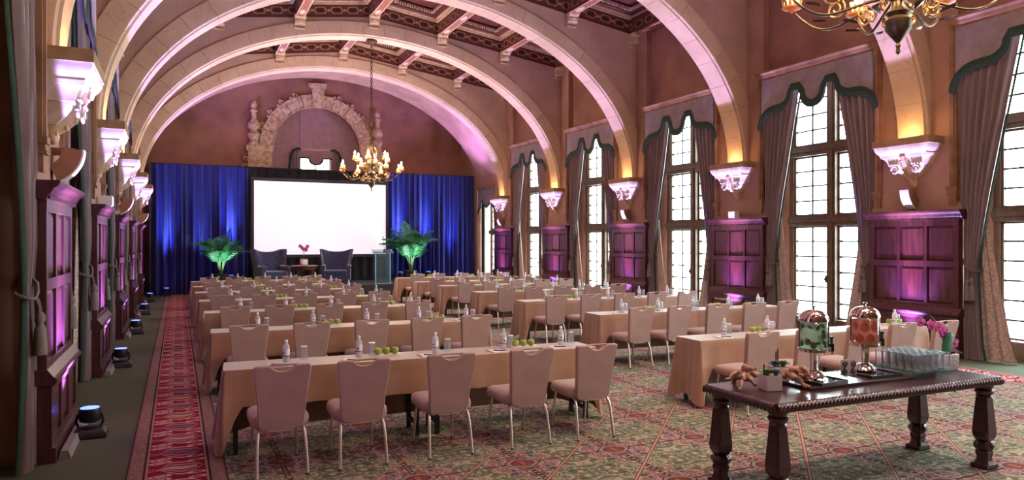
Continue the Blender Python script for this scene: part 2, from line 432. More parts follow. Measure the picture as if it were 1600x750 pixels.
# ------------------------------------------------------------------ side walls
OH, WH, HEAD, TOP = 1.35, 1.08, 5.32, 7.9    # opening half width, window half width, head height, wall top
LASTC, LASTH, LHEAD = 26.35, .95, 4.05        # the small window beside the stage
def side_wall(name, sx, lab):
    mb = MB(); up = MB()
    def bx(m, a, b, y0, y1, z0, z1):
        x = sorted((XC + sx * a, XC + sx * b)); m.box(x[0], x[1], y0, y1, z0, z1)
    for k in range(-3, 5):
        y = PIER[k]; bx(mb, HW, 6.95, y - BAY / 2 + OH, y + BAY / 2 - OH, 0, TOP)
    bx(mb, HW, 6.95, PIER[-3], PIER[-2], 0, TOP)
    for j in range(-1, 5):
        y = WIN[j]
        bx(up, 6.40, 6.95, y - OH, y + OH, HEAD, TOP)
        for d in (-1, 1):
            a, b_ = sorted((y + d * WH, y + d * OH)); bx(up, 6.70, 6.95, a, b_, 0, HEAD)
        bx(up, 6.70, 6.95, y - WH, y + WH, 5.22, HEAD)
    bx(mb, HW, 6.95, PIER[4] + BAY / 2 - OH, LASTC - LASTH, 0, TOP); bx(mb, HW, 6.95, LASTC + LASTH, YB, 0, TOP)
    bx(mb, HW, 6.95, LASTC - LASTH, LASTC + LASTH, LHEAD, TOP)
    bx(mb, HW, 6.95, YF, PIER[-3] - BAY / 2 + OH, 0, TOP)
    w = tag(put(name, None), lab, 'wall', kind='structure')
    obj('pier_plaster', mb, 'terracotta_pier', w); obj('bay_plaster', up, 'terracotta', w)
    return w
side_wall('wall_right', 1, 'terracotta plaster wall with tall bright windows between the piers')
side_wall('wall_left', -1, 'terracotta plaster wall with tall dark windows behind the crimson runner')
# unseen dark backing added so the windows by the runner stay unlit
tag(obj('dark_backing', MB().box(XC - 8.6, XC - 8.4, YF, YB, -.2, 8).box(XC - 8.5, XC - 6.95, YF, YB, 7.8, 8).box(XC - 8.5, XC - 6.95, YF - .2, YF, -.2, 8).box(XC - 8.5, XC - 6.95, YB, YB + .2, -.2, 8).box(XC - 8.5, XC - 6.95, YF, YB, -.3, -.2), 'backing_dark'), 'added unseen dark backing behind the unlit windows', 'wall', kind='structure')

# ------------------------------------------------------------------ windows
PANE = {}
def window(n, side, y, lab, zs=((.32, 2.2, 6), (2.42, 3.66, 4), (3.88, 5.16, 4)), hw=WH, top=5.22, cols=2):
    x0, rz = side
    w = put('window_%d' % n, None, None, (x0, y, 0), (0, 0, rz)); tag(w, lab, 'window', kind='structure')
    f = MB(); L0, L1 = .50, .62
    f.box(L0, L1, -hw, -hw + .09, 0, top).box(L0, L1, hw - .09, hw, 0, top).box(L0, L1, -hw, hw, top - .08, top).box(L0, L1, -hw, hw, 0, zs[0][0] - .02)
    obj('window_frame', f, 'window_wood', w)
    obj('mullion', MB().box(L0 - .06, L1 + .04, -.10, .10, 0, top).box(L0 - .09, L0 - .06, -.045, .045, 0, top), 'window_wood', w)
    for a, b in zip(zs[:-1], zs[1:]):
        obj('transom', MB().box(L0 - .07, L1 + .03, -hw, hw, a[1], b[0]).box(L0 - .11, L0 - .07, -hw, hw, a[1] + .08, b[0] - .06), 'window_wood', w)
    for sgn in (-1, 1):
        ya, yb = (.10, hw - .09); cw = (yb - ya) / cols
        for (z0, z1, rows) in zs:
            cm = MB(); rh = (z1 - z0) / rows
            for (p, q, r_, t) in ((ya, ya + .035, z0, z1), (yb - .035, yb, z0, z1), (ya, yb, z0, z0 + .035), (ya, yb, z1 - .035, z1)):
                cm.box(.53, .59, *sorted((sgn * p, sgn * q)), r_, t)
            ca = obj('casement', cm, 'window_wood', w)
            bars = MB()
            for c in range(1, cols): bars.box(.55, .575, sgn * (ya + c * cw) - .017, sgn * (ya + c * cw) + .017, z0, z1)
            for r_ in range(1, rows): bars.box(.55, .575, *sorted((sgn * ya, sgn * yb)), z0 + r_ * rh - .016, z0 + r_ * rh + .016)
            obj('glazing_bar', bars, 'lead', ca)
            key = (round(cw, 3), round(rh, 3))
            if key not in PANE: PANE[key] = MB().box(-.002, .002, -cw / 2 + .008, cw / 2 - .008, -rh / 2 + .008, rh / 2 - .008).mesh('pane', 'pane_glass')
            for c in range(cols):
                for r_ in range(rows):
                    put('pane', PANE[key], w, (.5625, sgn * (ya + (c + .5) * cw), z0 + (r_ + .5) * rh))
    obj('window_latch', MB().box(.46, .50, .13, .16, 1.05, 1.2).ball((.45, .145, 1.12), .03), 'iron', w, 40)
    return w
LASTZ = ((.3, 2.2, 6), (2.36, 3.9, 4))
for j in range(-1, 5):
    window(j + 2, RIGHT, WIN[j], ('bright leaded window nearest the buffet table at the frame edge' if j == 0 else 'bright leaded window, %s one along from the buffet table' % ORD[j] if j > 0 else 'bright leaded window beside the viewer'))
window(7, RIGHT, LASTC, 'small bright leaded window beside the blue stage drape', LASTZ, .7, 3.98)
for j in range(0, 5):
    window(j + 8, LEFT, WIN[j], 'unlit leaded window behind the runner, %s from the viewer' % ORD[j])

# ------------------------------------------------------------------ pier furniture: trim, panelling, corbels, sconces, uplights
def trims():
    jamb = MB()
    prof = ((0, -.05), (.03, -.05), (.035, -.075), (.075, -.075), (.085, -.04), (.12, -.04), (.13, 0))
    def jm(y0, d, z0, z1, m):
        m.prism([(y0 + d * a, b) for a, b in (prof + ((.13, .06), (0, .06)))], z0, z1, lambda a, b, h: (b, a, h))
    jm(-OH, -1, 2.78, HEAD + .13, jamb); jm(OH, 1, 2.78, HEAD + .13, jamb)
    jme = jamb.mesh('jamb_moulding', 'trim_stone', 30)
    hd = MB().prism([(.0, .0), (0, -.06), (.04, -.06), (.05, -.1), (.1, -.12), (.13, -.17), (.16, -.17), (.16, .2), (0, .2)], -OH - .1, OH + .1, lambda a, b, h: (b, h, HEAD + a))
    hme = hd.mesh('head_moulding', 'trim_stone', 30)
    ime = MB().box(-.09, .05, -.09, .09, 2.72, 2.78).box(-.075, .05, -.075, .075, 2.66, 2.72).box(-.085, .05, -.08, .08, 2.63, 2.66).box(-.06, .05, -.065, .065, 2.48, 2.63).mesh('impost', 'trim_stone')
    n = 0
    for side, nm in ((RIGHT, 'bright'), (LEFT, 'dark')):
        for j in range(-1, 5):
            n += 1
            t = tag(put('trim_%d' % n, None, None, (side[0], WIN[j], 0), (0, 0, side[1])), 'brown moulded surround of the %s window, %s one along' % (nm, ORD[j + 1]), 'trim', kind='structure')
            put('jamb_moulding', jme, t); put('head_moulding', hme, t)
            put('impost', ime, t, (0, -OH - .06, 0)); put('impost', ime, t, (0, OH + .06, 0))
trims()

def pier_panel_proto():
    P = put('pier_panelling', None)
    F = -.09                                   # front face of the stiles
    cols = [(-.72, -.27), (-.22, .22), (.27, .72)]
    fr_ = MB()
    fr_.box(F + .035, .02, -.80, .80, .15, 2.27)                      # back board
    for y0, y1 in ((-.80, -.72), (-.27, -.22), (.22, .27), (.72, .80)): fr_.box(F, F + .036, y0, y1, .80, 2.2)
    for z0, z1 in ((.80, .86), (1.46, 1.56), (2.14, 2.27)): fr_.box(F - .002, F + .036, -.80, .80, z0, z1)
    obj('panel_frame', fr_, 'panel_wood', P)
    pm = MB()
    def field(m, y0, y1, z0, z1, xb, xf):
        e = .045
        m.add([(xb, y0, z0), (xb, y1, z0), (xb, y1, z1), (xb, y0, z1), (xf, y0 + e, z0 + e), (xf, y1 - e, z0 + e), (xf, y1 - e, z1 - e), (xf, y0 + e, z1 - e)],
              [(0, 1, 5, 4), (1, 2, 6, 5), (2, 3, 7, 6), (3, 0, 4, 7), (4, 5, 6, 7)])
    for y0, y1 in cols:
        for z0, z1 in ((.86, 1.46), (1.56, 2.14)):
            m = MB(); field(m, y0, y1, z0, z1, F + .034, F + .018); obj('panel', m, 'panel_wood', P)
    low = MB(); G = -.13
    low.box(G + .03, .02, -.82, .82, .12, .66)
    for y0, y1 in ((-.82, -.72), (-.27, -.22), (.22, .27), (.72, .82)): low.box(G, G + .031, y0, y1, .2, .6)
    for z0, z1 in ((.12, .2), (.6, .68)): low.box(G - .002, G + .031, -.82, .82, z0, z1)
    obj('dado', low, 'panel_wood', P)
    for y0, y1 in cols:
        m = MB(); field(m, y0, y1, .2, .6, G + .029, G + .014); obj('panel', m, 'panel_wood', P)
    obj('ledge', MB().prism([(.66, .02), (.66, -.15), (.69, -.17), (.715, -.17), (.73, -.15), (.77, -.12), (.80, -.10), (.80, .02)], -.84, .84, lambda a, b, h: (b, h, a)), 'panel_wood', P)
    obj('plinth', MB().box(-.16, .02, -.83, .83, 0, .13), 'panel_wood', P)
    obj('cornice', MB().prism([(2.24, .02), (2.24, -.10), (2.27, -.11), (2.29, -.13), (2.33, -.15), (2.36, -.19), (2.39, -.20), (2.40, -.20), (2.40, .02)], -.87, .87, lambda a, b, h: (b, h, a)), 'panel_wood', P)
    d = MB()
    for i in range(38): d.box(-.125, -.10, -.83 + i * .0445, -.83 + i * .0445 + .024, 2.245, 2.27)
    o = obj('dentil', d, 'panel_wood', P); o['kind'] = 'stuff'
    fl = MB()                                   # plaster flare above the cornice
    fl.rings([[(-.0, -h, z), (-.0, h, z), (.1, h, z), (.1, -h, z)] for h, z in ((.84, 2.40), (.80, 2.47), (.72, 2.56), (.66, 2.66), (.63, 2.78))])
    for i, (x, y, z) in enumerate(fl.v): fl.v[i] = (x - .02, y, z)
    obj('plaster_flare', fl, 'terracotta_pier', P)
    return P
PP = pier_panel_proto()

def corbel_proto():
    P = put('stone_corbel', None)
    def rg(lv): return [[(.02, -h, z), (-p, -h, z), (-p, h, z), (.02, h, z)] for z, h, p in lv]
    obj('abacus', MB().rings(rg([(3.50, .51, .41), (3.62, .51, .41)])), 'abacus_stone', P)
    obj('corbel_body', MB().rings(rg([(2.98, .10, .07), (3.06, .20, .15), (3.12, .25, .19), (3.17, .27, .205), (3.17, .31, .24), (3.25, .335, .262), (3.31, .37, .29), (3.31, .40, .32), (3.35, .42, .33), (3.37, .42, .34), (3.40, .45, .365), (3.45, .48, .39), (3.47, .485, .395), (3.50, .495, .40)])), 'corbel_stone', P, 25)
    # carved acanthus console down the middle
    con = [(-.345, 3.33), (-.325, 3.25), (-.285, 3.18), (-.262, 3.10), (-.225, 3.03), (-.15, 2.96), (-.07, 2.90), (-.03, 2.87)]
    k = MB(); rings = []
    for i, (x, z) in enumerate(con):
        hw = .075 * (1 - .06 * i); nx = .05
        rings.append([(x, -hw * .55, z - .012), (x, hw * .55, z - .012), (x + nx, hw, z + .03), (x + nx * 2, hw, z + .10), (x + nx * 2, -hw, z + .10), (x + nx, -hw, z + .03)])
    k.rings(rings); c = obj('console', k, 'carved_stone', P, 50)
    lf = MB()
    for i, (x, z) in enumerate(con[1:-1]):
        for s_ in (-1, 1): lf.ball((x + .004, s_ * .035, z), .018, 7, 5, (.8, 1, 1.3))
    o = obj('acanthus_leaf', lf, 'carved_stone', c, 60); o['kind'] = 'stuff'
    for s_ in (-1, 1):
        v = MB(); pts = []
        for i in range(26):
            a = i / 25 * 3.6 * PI; r = .075 * (1 - i / 29)
            pts.append((-.235 - .02, s_ * (.19 + r * math.cos(a)), 3.10 + r * math.sin(a)))
        v.tube(pts, [.02 - .012 * i / 25 for i in range(26)], 6)
        obj('volute', v, 'corbel_stone', P, 60)
        e = MB()
        for i in range(4): e.ball((-.27 - .0 * i, s_ * (.13 + .05 * i), 3.20), .024, 7, 5)
        o = obj('egg_moulding', e, 'corbel_stone', P, 60); o['kind'] = 'stuff'
    obj('pendant', MB().lathe([(.02, 2.80), (.05, 2.84), (.055, 2.88), (.03, 2.93)], 8, (-.03, 0, 0)), 'carved_stone', P, 60)
    return P
CP = corbel_proto()

def sconce_proto():
    P = put('crescent_sconce', None)
    # quarter-ring housing standing out from the pier, its curved rim facing up and into the hall
    def sec(a, r): return (.06 - r * math.sin(a), 2.755 - r * math.cos(a))
    N = 12
    m = MB(); rings = []
    for i in range(N + 1):
        a = R(24) + R(66) * i / N
        (xa, za), (xb, zb) = sec(a, .17), sec(a, .335)
        rings.append([(xa, -.085, za), (xb, -.085, zb), (xb, .085, zb), (xa, .085, za)])
    m.rings(rings); obj('housing', m, 'sconce_clay', P, 40)
    g = MB(); rings = []
    for i in range(N + 1):
        a = R(24) + R(66) * i / N
        (xa, za), (xb, zb) = sec(a, .336), sec(a, .35)
        rings.append([(xa, -.08, za), (xb, -.08, zb), (xb, .08, zb), (xa, .08, za)])
    g.rings(rings); obj('pale_rim', g, 'white_box', P, 40)
    obj('wall_arm', MB().box(-.20, .01, -.035, .035, 2.70, 2.77), 'sconce_clay', P)
    obj('cable_loop', MB().tube([(-.02, 0, 2.42), (-.07, 0, 2.48), (-.04, 0, 2.56), (-.01, 0, 2.5)], .008, 5), 'iron', P, 60)
    return P
SP = sconce_proto()
def boxlamp_proto():
    P = put('spot_box', None)
    obj('lamp_box', MB().box(-.22, -.08, -.10, .10, 2.405, 2.56), 'white_box', P)
    obj('lens', MB().box(-.228, -.221, -.08, .08, 2.43, 2.54), 'sconce_lit', P)
    return P
BP = boxlamp_proto()

def uplight_proto():
    P = put('floor_uplight', None)
    obj('base', MB().rings([[(-h, -d, z), (h, -d, z), (h, d, z), (-h, d, z)] for h, d, z in ((.14, .12, .0), (.15, .13, .015), (.145, .12, .05), (.10, .08, .09), (.06, .06, .10))]), 'black_plastic', P, 30)
    obj('yoke', MB().tube([(-.10, 0, .22), (-.115, 0, .15), (-.09, 0, .09), (0, 0, .08), (.09, 0, .09), (.115, 0, .15), (.10, 0, .22)], .014, 6), 'black_plastic', P, 60)
    hd = obj('head', MB().lathe([(.06, .14), (.088, .155), (.095, .18), (.095, .255), (.09, .275), (.083, .277)], 18), 'black_plastic', P, 35)
    obj('lens', MB().lathe([(.082, .2775), (.082, .281), (.05, .283)], 18), 'led_lens', hd, 35)
    return P
UP = uplight_proto()
VIOLET, PINK, LAV, WARM = (.32, .20, 1.0), (1.0, .34, .80), (.58, .47, 1.0), (1.0, .56, .18)
for (x0, rz), nm, sx in ((RIGHT, 'between the bright windows', 1), (LEFT, 'beside the runner', -1)):
    for k in range(-1, 5):
        y = PIER[k]
        wh = ORD[k] if k >= 0 else 'hindmost'
        L = lambda dx, dz: (x0 - sx * dx, y, dz)
        # the floor uplight's lamps: lavender beam up to corbel and arch, pink and violet wash on the panelling; warm lamp hidden on the corbel
        g = 1.45 if sx > 0 else 5.0
        light('SPOT', 'uplight_beam', (x0 - sx * .36, y, .32), LAV, 800, aim=(x0 - sx * .50, y, 4.6), spot_size=R(34), spot_blend=.7, shadow_soft_size=.04)
        light('SPOT', 'uplight_spill', (x0 - sx * .40, y, .34), (.72, .56, 1.0), 600, aim=(x0 - sx * 3.0, y, 5.6), spot_size=R(95), spot_blend=1., shadow_soft_size=.08)
        light('SPOT', 'uplight_pink', (x0 - sx * .36, y, .32), PINK, 190 * (1.15 if sx > 0 else 1.5), aim=(x0 - sx * .06, y, 1.55), spot_size=R(26), spot_blend=.9, shadow_soft_size=.06)
        light('SPOT', 'uplight_violet', (x0 - sx * .36, y, .32), VIOLET, 240 * g, aim=(x0 - sx * .02, y, 1.4), spot_size=R(75), spot_blend=1., shadow_soft_size=.06)
        for d in (-1, 1):
            light('POINT', 'arch_foot_lamp', (x0 - sx * .30, y + d * .05, 3.68), WARM, 2.6, shadow_soft_size=.03)
        if k < 0: continue
        place(PP, 'pp', 'dark wood panelled pier %s, %s from the viewer' % (nm, wh), 'wall panel', (x0, y, 0), rz, 'panelled piers')
        place(CP, 'cp', 'carved white stone corbel %s, %s from the viewer' % (nm, wh), 'corbel', (x0, y, 0), rz, 'stone corbels')
        if k in (0, 2, 4): place(SP, 'sp', 'curved clay sconce with lit rim %s, on %s pier from the viewer' % (nm, wh), 'sconce', (x0, y, 0), rz, 'crescent sconces')
        if k == 1: place(BP, 'bp', 'small white spotlight box on the panelling top %s' % nm, 'spotlight', (x0, y, 0), rz, 'spotlight boxes')
        place(UP, 'up', 'round black LED uplight on the floor %s, %s from the viewer' % (nm, wh), 'uplight', (x0 - sx * .33, y, 0), rz, 'floor uplights')
        # grey slab added to imitate the lit plinth top, runner side
        if sx < 0:
            tag(obj('lit_plinth_slab', MB().prism([(-.05, 0), (.05, 0), (.03, .07), (-.03, .07)], -.62, .75, lambda a, b, h: (a, h, b)), 'kick_grey', None, None, (x0 + .21, y - .1, 0)), 'added grey slab imitating the lit plinth top, %s from the viewer' % wh, 'slab', 'plinth slabs')

# ------------------------------------------------------------------ arches
AA, AB, SPR = 6.13, 4.18, 3.62
NV = 27
def arch_section(t, off):      # point on the ellipse offset along its outward normal
    x, z = AA * math.cos(t), AB * math.sin(t)
    nx, nz = math.cos(t) / AA, math.sin(t) / AB; l = math.hypot(nx, nz)
    return x + nx / l * off, SPR + z + nz / l * off
# equal arc-length division
def arc_params(n):
    N = 2000; acc = [0]; p = arch_section(0, .2)
    for i in range(1, N + 1):
        q = arch_section(PI * i / N, .2); acc.append(acc[-1] + math.dist(p, q)); p = q
    out = []; j = 0
    for i in range(n + 1):
        while j < N and acc[j] < acc[-1] * i / n: j += 1
        out.append(PI * j / N)
    return out
TP = arc_params(NV); VS = []
SECT = ((-.235, 0), (.235, 0), (.245, .03), (.285, .05), (.29, .075), (.29, .40), (-.29, .40), (-.29, .075), (-.285, .05), (-.245, .03))
for i in range(NV):
    m = MB(); rings = []
    for s_ in range(4):
        t = TP[i] + .0006 + (TP[i + 1] - TP[i] - .0012) * s_ / 3
        ring = []
        for y, off in SECT:
            x, z = arch_section(t, off); ring.append((x, y, z))
        rings.append(ring)
    m.rings(rings); VS.append(m.mesh('voussoir', 'arch_stone', 28))
def zceil(dx): return 8.40 - .138 * abs(dx)
sp = MB(); NS = 64
for yy, fl_ in ((-.25, 1), (.25, 0)):
    lo, hi = [], []
    for i in range(NS + 1):
        t = PI * i / NS; x, z = arch_section(t, .30); x = max(-HW - .16, min(HW + .16, x * 1.03 if i in (0, NS) else x)); lo.append((x, yy, z)); hi.append((x, yy, 9.15))
    vs = lo + hi; n = NS + 1
    sp.add(vs, [(i, i + 1, n + i + 1, n + i) if fl_ else (i + 1, i, n + i, n + i + 1) for i in range(NS)])
SPM = sp.mesh('spandrel', 'spandrel_stone')
for k in range(-3, 5):
    y = PIER[k]
    a = tag(put('ceiling_arch', None, None, (XC, y, 0)), ('cream stone arch spanning the hall, %s from the viewer' % ORD[k]) if k >= 0 else 'cream stone arch behind the viewer, %s back' % ORD[-k - 1], 'arch', 'stone arches', 'structure')
    put('spandrel_wall', SPM, a)
    for me in VS: put('voussoir', me, a)

# ------------------------------------------------------------------ coffered ceiling
tag(obj('ceiling', MB().box(XC - 7, XC + 7, YF - .3, 27.35, 9.1, 9.3).box(XC - 7, XC - 6.4, YF - .3, YB, 7.7, 9.1).box(XC + 6.4, XC + 7, YF - .3, YB, 7.7, 9.1).box(XC - 7, XC + 7, 27.2, YB + .3, 9.0, 9.3), 'dark_red'), 'added roof slab above the painted coffers, shutting out the sky light', 'ceiling', kind='structure')  # unseen slab added above the coffers to block the sky's light
CL = BAY - .50
BM = MB().box(-.13, .13, -CL / 2, CL / 2, 0, .40).mesh('beam', 'beam_paint')
EBM = MB().box(-.2, .2, -CL / 2, CL / 2, 0, .40).mesh('beam', 'beam_paint')
BR = MB().prism([(0, 0), (.22, 0), (.22, -.05), (.17, -.09), (.15, -.2), (.08, -.27), (.06, -.31), (0, -.31)], -.14, .14, lambda a, b, h: (h, a, b)).box(-.155, .155, 0, .24, -.03, 0).box(-.15, .15, 0, .1, -.34, -.31).mesh('bracket', 'carved_stone')
bs = MB()
for a in range(5):
    bs.ball((-.1 + .05 * a, .165, -.15 + .02 * (a % 2)), .028, 6, 4)
BS = bs.mesh('bracket_carving', 'carved_stone', 60)
CW = 2.08 - .26
FRX = MB().box(-CW / 2, CW / 2, -.02, .02, 0, .36).mesh('frieze_board', 'frieze_x')
def ringbox(m, hx, hy, w, z0, z1):
    m.box(-hx, hx, -hy, -hy + w, z0, z1).box(-hx, hx, hy - w, hy, z0, z1).box(-hx, -hx + w, -hy + w, hy - w, z0, z1).box(hx - w, hx, -hy + w, hy - w, z0, z1)
m = MB(); ringbox(m, CW / 2, CL / 2, .09, .34, .40); ringbox(m, CW / 2, CL / 2, .15, .40, .44)
CRW = m.mesh('crown_moulding', 'cream_moulding')
m = MB(); ringbox(m, CW / 2, CL / 2, .30, .44, .62)
DRM = m.mesh('coffer_step', 'dark_red')
m = MB()
for i in range(16):
    x = -CW / 2 + .36 + i * (CW - .72) / 15
    for s_ in (-1, 1): m.box(x - .02, x + .02, *sorted((s_ * (CL / 2 - .30), s_ * (CL / 2 - .35))), .47, .56)
for i in range(38):
    y = -CL / 2 + .36 + i * (CL - .72) / 37
    for s_ in (-1, 1): m.box(*sorted((s_ * (CW / 2 - .30), s_ * (CW / 2 - .35))), y - .02, y + .02, .47, .56)
DEN = m.mesh('dentil', 'cream_moulding')
CPN = MB().box(-CW / 2 + .1, CW / 2 - .1, -CL / 2 + .1, CL / 2 - .1, .62, .66).mesh('coffer_panel', 'dark_red')
for k in range(-3, 4):
    yc = PIER[k] + BAY / 2
    c = tag(put('ceiling_bay', None, None, (XC, yc, 0)), ('painted coffered ceiling bay between arches, %s from the viewer' % ORD[k]) if k >= 0 else 'painted coffered ceiling bay behind the viewer, %s back' % ORD[-k - 1], 'ceiling', 'coffered ceiling bays', 'structure')
    for i in range(-3, 4):
        dx = 2.08 * i; edge = abs(i) == 3
        if edge: dx = 6.2 * (1 if i > 0 else -1)
        b_ = put('beam', EBM if edge else BM, c, (dx, 0, zceil(dx)))
        for s_ in (-1, 1):
            g = put('bracket', BR, c, (dx * (.99 if edge else 1), -s_ * CL / 2, zceil(dx)), (0, 0, 0 if s_ > 0 else PI)); put('bracket_carving', BS, g)['kind'] = 'stuff'
    for i in range(6):
        dx = -5.2 + 2.08 * i
        q = put('coffer', CPN, c, (dx, 0, zceil(dx)), (0, R(7.86) * (1 if dx > 0 else -1), 0))
        for s_ in (-1, 1): put('frieze_board', FRX, q, (0, s_ * (CL / 2 - .02), 0))
        put('crown_moulding', CRW, q); put('coffer_step', DRM, q); o = put('dentil', DEN, q); o['kind'] = 'stuff'

# unseen spots added behind the arches to brighten the table tops
def fill_can():
    P = put('added_table_spot', None)
    obj('can', MB().lathe([(.07, 0), (.075, .02), (.07, .2), (.03, .22)], 12), 'black_plastic', P, 40)
    obj('clamp', MB().box(-.02, .02, -.02, .02, .22, .42), 'black_plastic', P)
    return P
SPC = fill_can()
for k in range(-2, 4):
    for i, dx in enumerate((-2.08, 2.08)):
        loc = (XC + dx, PIER[k] + .62, zceil(dx) - .42)
        place(SPC, 'spc', 'added black fill spotlight on the ceiling beam behind the %s arch, %s side' % (['hindmost', 'second hindmost', 'nearest', 'second', 'third', 'fourth'][k + 2], 'runner' if i == 0 else 'window'), 'spotlight', loc, 0, 'added fill spots')
        light('SPOT', 'table_fill_spot', (loc[0], loc[1], loc[2] - .02), (1, .84, .84), (110, 360)[i], aim=(XC + dx * 1.25, loc[1] + 1.3, .5), spot_size=R(80), spot_blend=.8, shadow_soft_size=.15)

# ------------------------------------------------------------------ end wall with carved niche, vault over the stage
NX, NR = 5.13, 1.76
ew = MB(); YW = 29.1; SPZ = 5.6
pts = [(NX + NR * math.cos(PI * i / 24), SPZ + NR * math.sin(PI * i / 24)) for i in range(25)]
ew.box(XC - 7, NX - NR, YW, YW + .6, 0, 9.1).box(NX + NR, XC + 7, YW, YW + .6, 0, 9.1).box(NX - NR, NX + NR, YW, YW + .6, 0, 2.2)
n = len(pts); lo = [(x, YW, z) for x, z in pts]; hi = [(x, YW, 9.1) for x, z in pts]; lb = [(x, YW + .6, z) for x, z in pts]
ew.add(lo + hi + lb, [(i + 1, i, n + i, n + i + 1) for i in range(n - 1)] + [(i, i + 1, 2 * n + i + 1, 2 * n + i) for i in range(n - 1)])
tag(obj('wall_back', ew, 'terracotta'), 'mottled terracotta end wall above the blue drape', 'wall', kind='structure')
# mauve draped niche with its small window
ni = MB(); D0 = YW + .42
ni.box(NX - NR, NX - .62, D0, D0 + .06, 2.2, SPZ + NR).box(NX + .62, NX + NR, D0, D0 + .06, 2.2, SPZ + NR).box(NX - .62, NX + .62, D0 - .05, D0 + .06, 5.62, SPZ + NR)
tag(obj('niche_drapery', ni, 'mauve_drape'), 'mauve fabric panels lining the carved niche', 'drapery')
vm = MB()
vp = [(-.66, 5.62), (-.66, 5.28), (-.30, 5.28), (-.27, 5.18), (-.2, 5.08), (-.08, 5.02), (.08, 5.02), (.2, 5.08), (.27, 5.18), (.30, 5.28), (.66, 5.28), (.66, 5.62)]
vm.prism(vp, D0 - .12, D0 - .08, lambda a, b, h: (NX + a, h, b))
v = tag(obj('niche_valance', vm, 'mauve_drape'), 'mauve scalloped valance over the niche window', 'valance')
obj('trim_band', MB().tube([(NX + a, D0 - .13, b) for a, b in vp[1:-1]], .035, 5), 'green_trim', v)
for s_ in (-1, 1):
    cu = MB().grid(lambda u, w: (NX + s_ * (.62 + .34 * u), D0 - .06 + .03 * math.sin(u * 16), 3.6 + (1.75 + .30 * math.sin(u * PI * .5 + .9)) * w), 20, 6)
    c = tag(obj('niche_curtain', cu, 'curtain_fabric', None, 60), 'mauve curtain with dark arched edge flanking niche window, %s the chandelier' % ('away from' if s_ < 0 else 'next to'), 'curtain', 'niche curtains')
    obj('arched_edge', MB().tube([(NX + s_ * (.60), D0 - .12, 5.62), (NX + s_ * .72, D0 - .12, 5.66), (NX + s_ * .9, D0 - .12, 5.56), (NX + s_ * .99, D0 - .12, 5.36), (NX + s_ * 1.02, D0 - .12, 5.0), (NX + s_ * 1.10, D0 - .12, 4.6)], .05, 6), 'green_trim', c, 60)
w = tag(put('window_13', None, None, (NX, D0 + .1, 0)), 'small bright window inside the carved niche', 'window', kind='structure')
obj('window_frame', MB().box(-.66, -.58, -.03, .03, 3.4, 5.66).box(.58, .66, -.03, .03, 3.4, 5.66).box(-.58, .58, -.03, .03, 5.6, 5.66).box(-.025, .025, -.03, .03, 3.4, 5.6).box(-.58, .58, -.02, .02, 4.62, 4.66), 'window_wood', w)
for x in (-.305, .305):
    for z0, z1 in ((3.4, 4.62), (4.66, 5.6)): obj('pane', MB().box(x - .275, x + .275, -.003, .003, z0, z1), 'pane_glass', w)
# carved surround
S = thing('niche_surround', 'carved stone arch surround with finials and keystone on the end wall', 'stone surround', (NX, YW - .022, 0))
def ringpart(r0, r1, a0, a1, y0, y1, n=10):
    m = MB(); rr = []
    for i in range(n + 1):
        a = a0 + (a1 - a0) * i / n; c, s_ = math.cos(a), math.sin(a)
        rr.append([(r0 * c, y0, SPZ + r0 * s_), (r0 * c, y1, SPZ + r0 * s_), (r1 * c, y1, SPZ + r1 * s_), (r1 * c, y0, SPZ + r1 * s_)])
    m.rings(rr); return m
for i in range(10):
    a0, a1 = PI * i / 10 + .006, PI * (i + 1) / 10 - .006
    b_ = obj('archivolt_block', ringpart(NR, 2.22, a0, a1, -.12, .02, 4), 'carved_stone', S, 30)
    cv = MB()
    for t in range(5):
        a = a0 + (a1 - a0) * (t + .5) / 5; r = 2.0 + .09 * math.sin(t * 2.3 + i)
        cv.ball((r * math.cos(a), -.125, SPZ + r * math.sin(a)), .055, 7, 5, (1, .3, 1))
    o = obj('relief_carving', cv, 'carved_stone', b_, 60); o['kind'] = 'stuff'
rope = MB()
for i in range(60):
    a = PI * (i + .5) / 60; rope.ball((1.72 * math.cos(a), -.10, SPZ + 1.72 * math.sin(a)), .05, 6, 4, (1, 1, 1))
o = obj('rope_moulding', rope, 'carved_stone', S, 60); o['kind'] = 'stuff'
for i in range(12):
    a = PI * (i + .5) / 12
    if abs(a - PI / 2) < .2: continue
    sc_ = MB()
    pts = []
    for t in range(16):
        b_ = t / 15 * 2.6 * PI; r = .10 * (1 - t / 20)
        pts.append((2.30 * math.cos(a) + r * math.cos(b_ + a), -.06, SPZ + 2.30 * math.sin(a) + r * math.sin(b_ + a)))
    sc_.tube(pts, .032, 6); sc_.ball((2.26 * math.cos(a + .09), -.06, SPZ + 2.26 * math.sin(a + .09)), .07, 7, 5)
    obj('crest_scroll', sc_, 'carved_stone', S, 60)
obj('keystone', MB().rings([[(-h, -.2 * 1, z), (h, -.2, z), (h, .02, z), (-h, .02, z)] for h, z in ((.17, SPZ + 1.68), (.19, SPZ + 1.8), (.24, SPZ + 2.4), (.24, SPZ + 2.44), (.34, SPZ + 2.52), (.36, SPZ + 2.62), (.36, SPZ + 2.66))]), 'carved_stone', S)
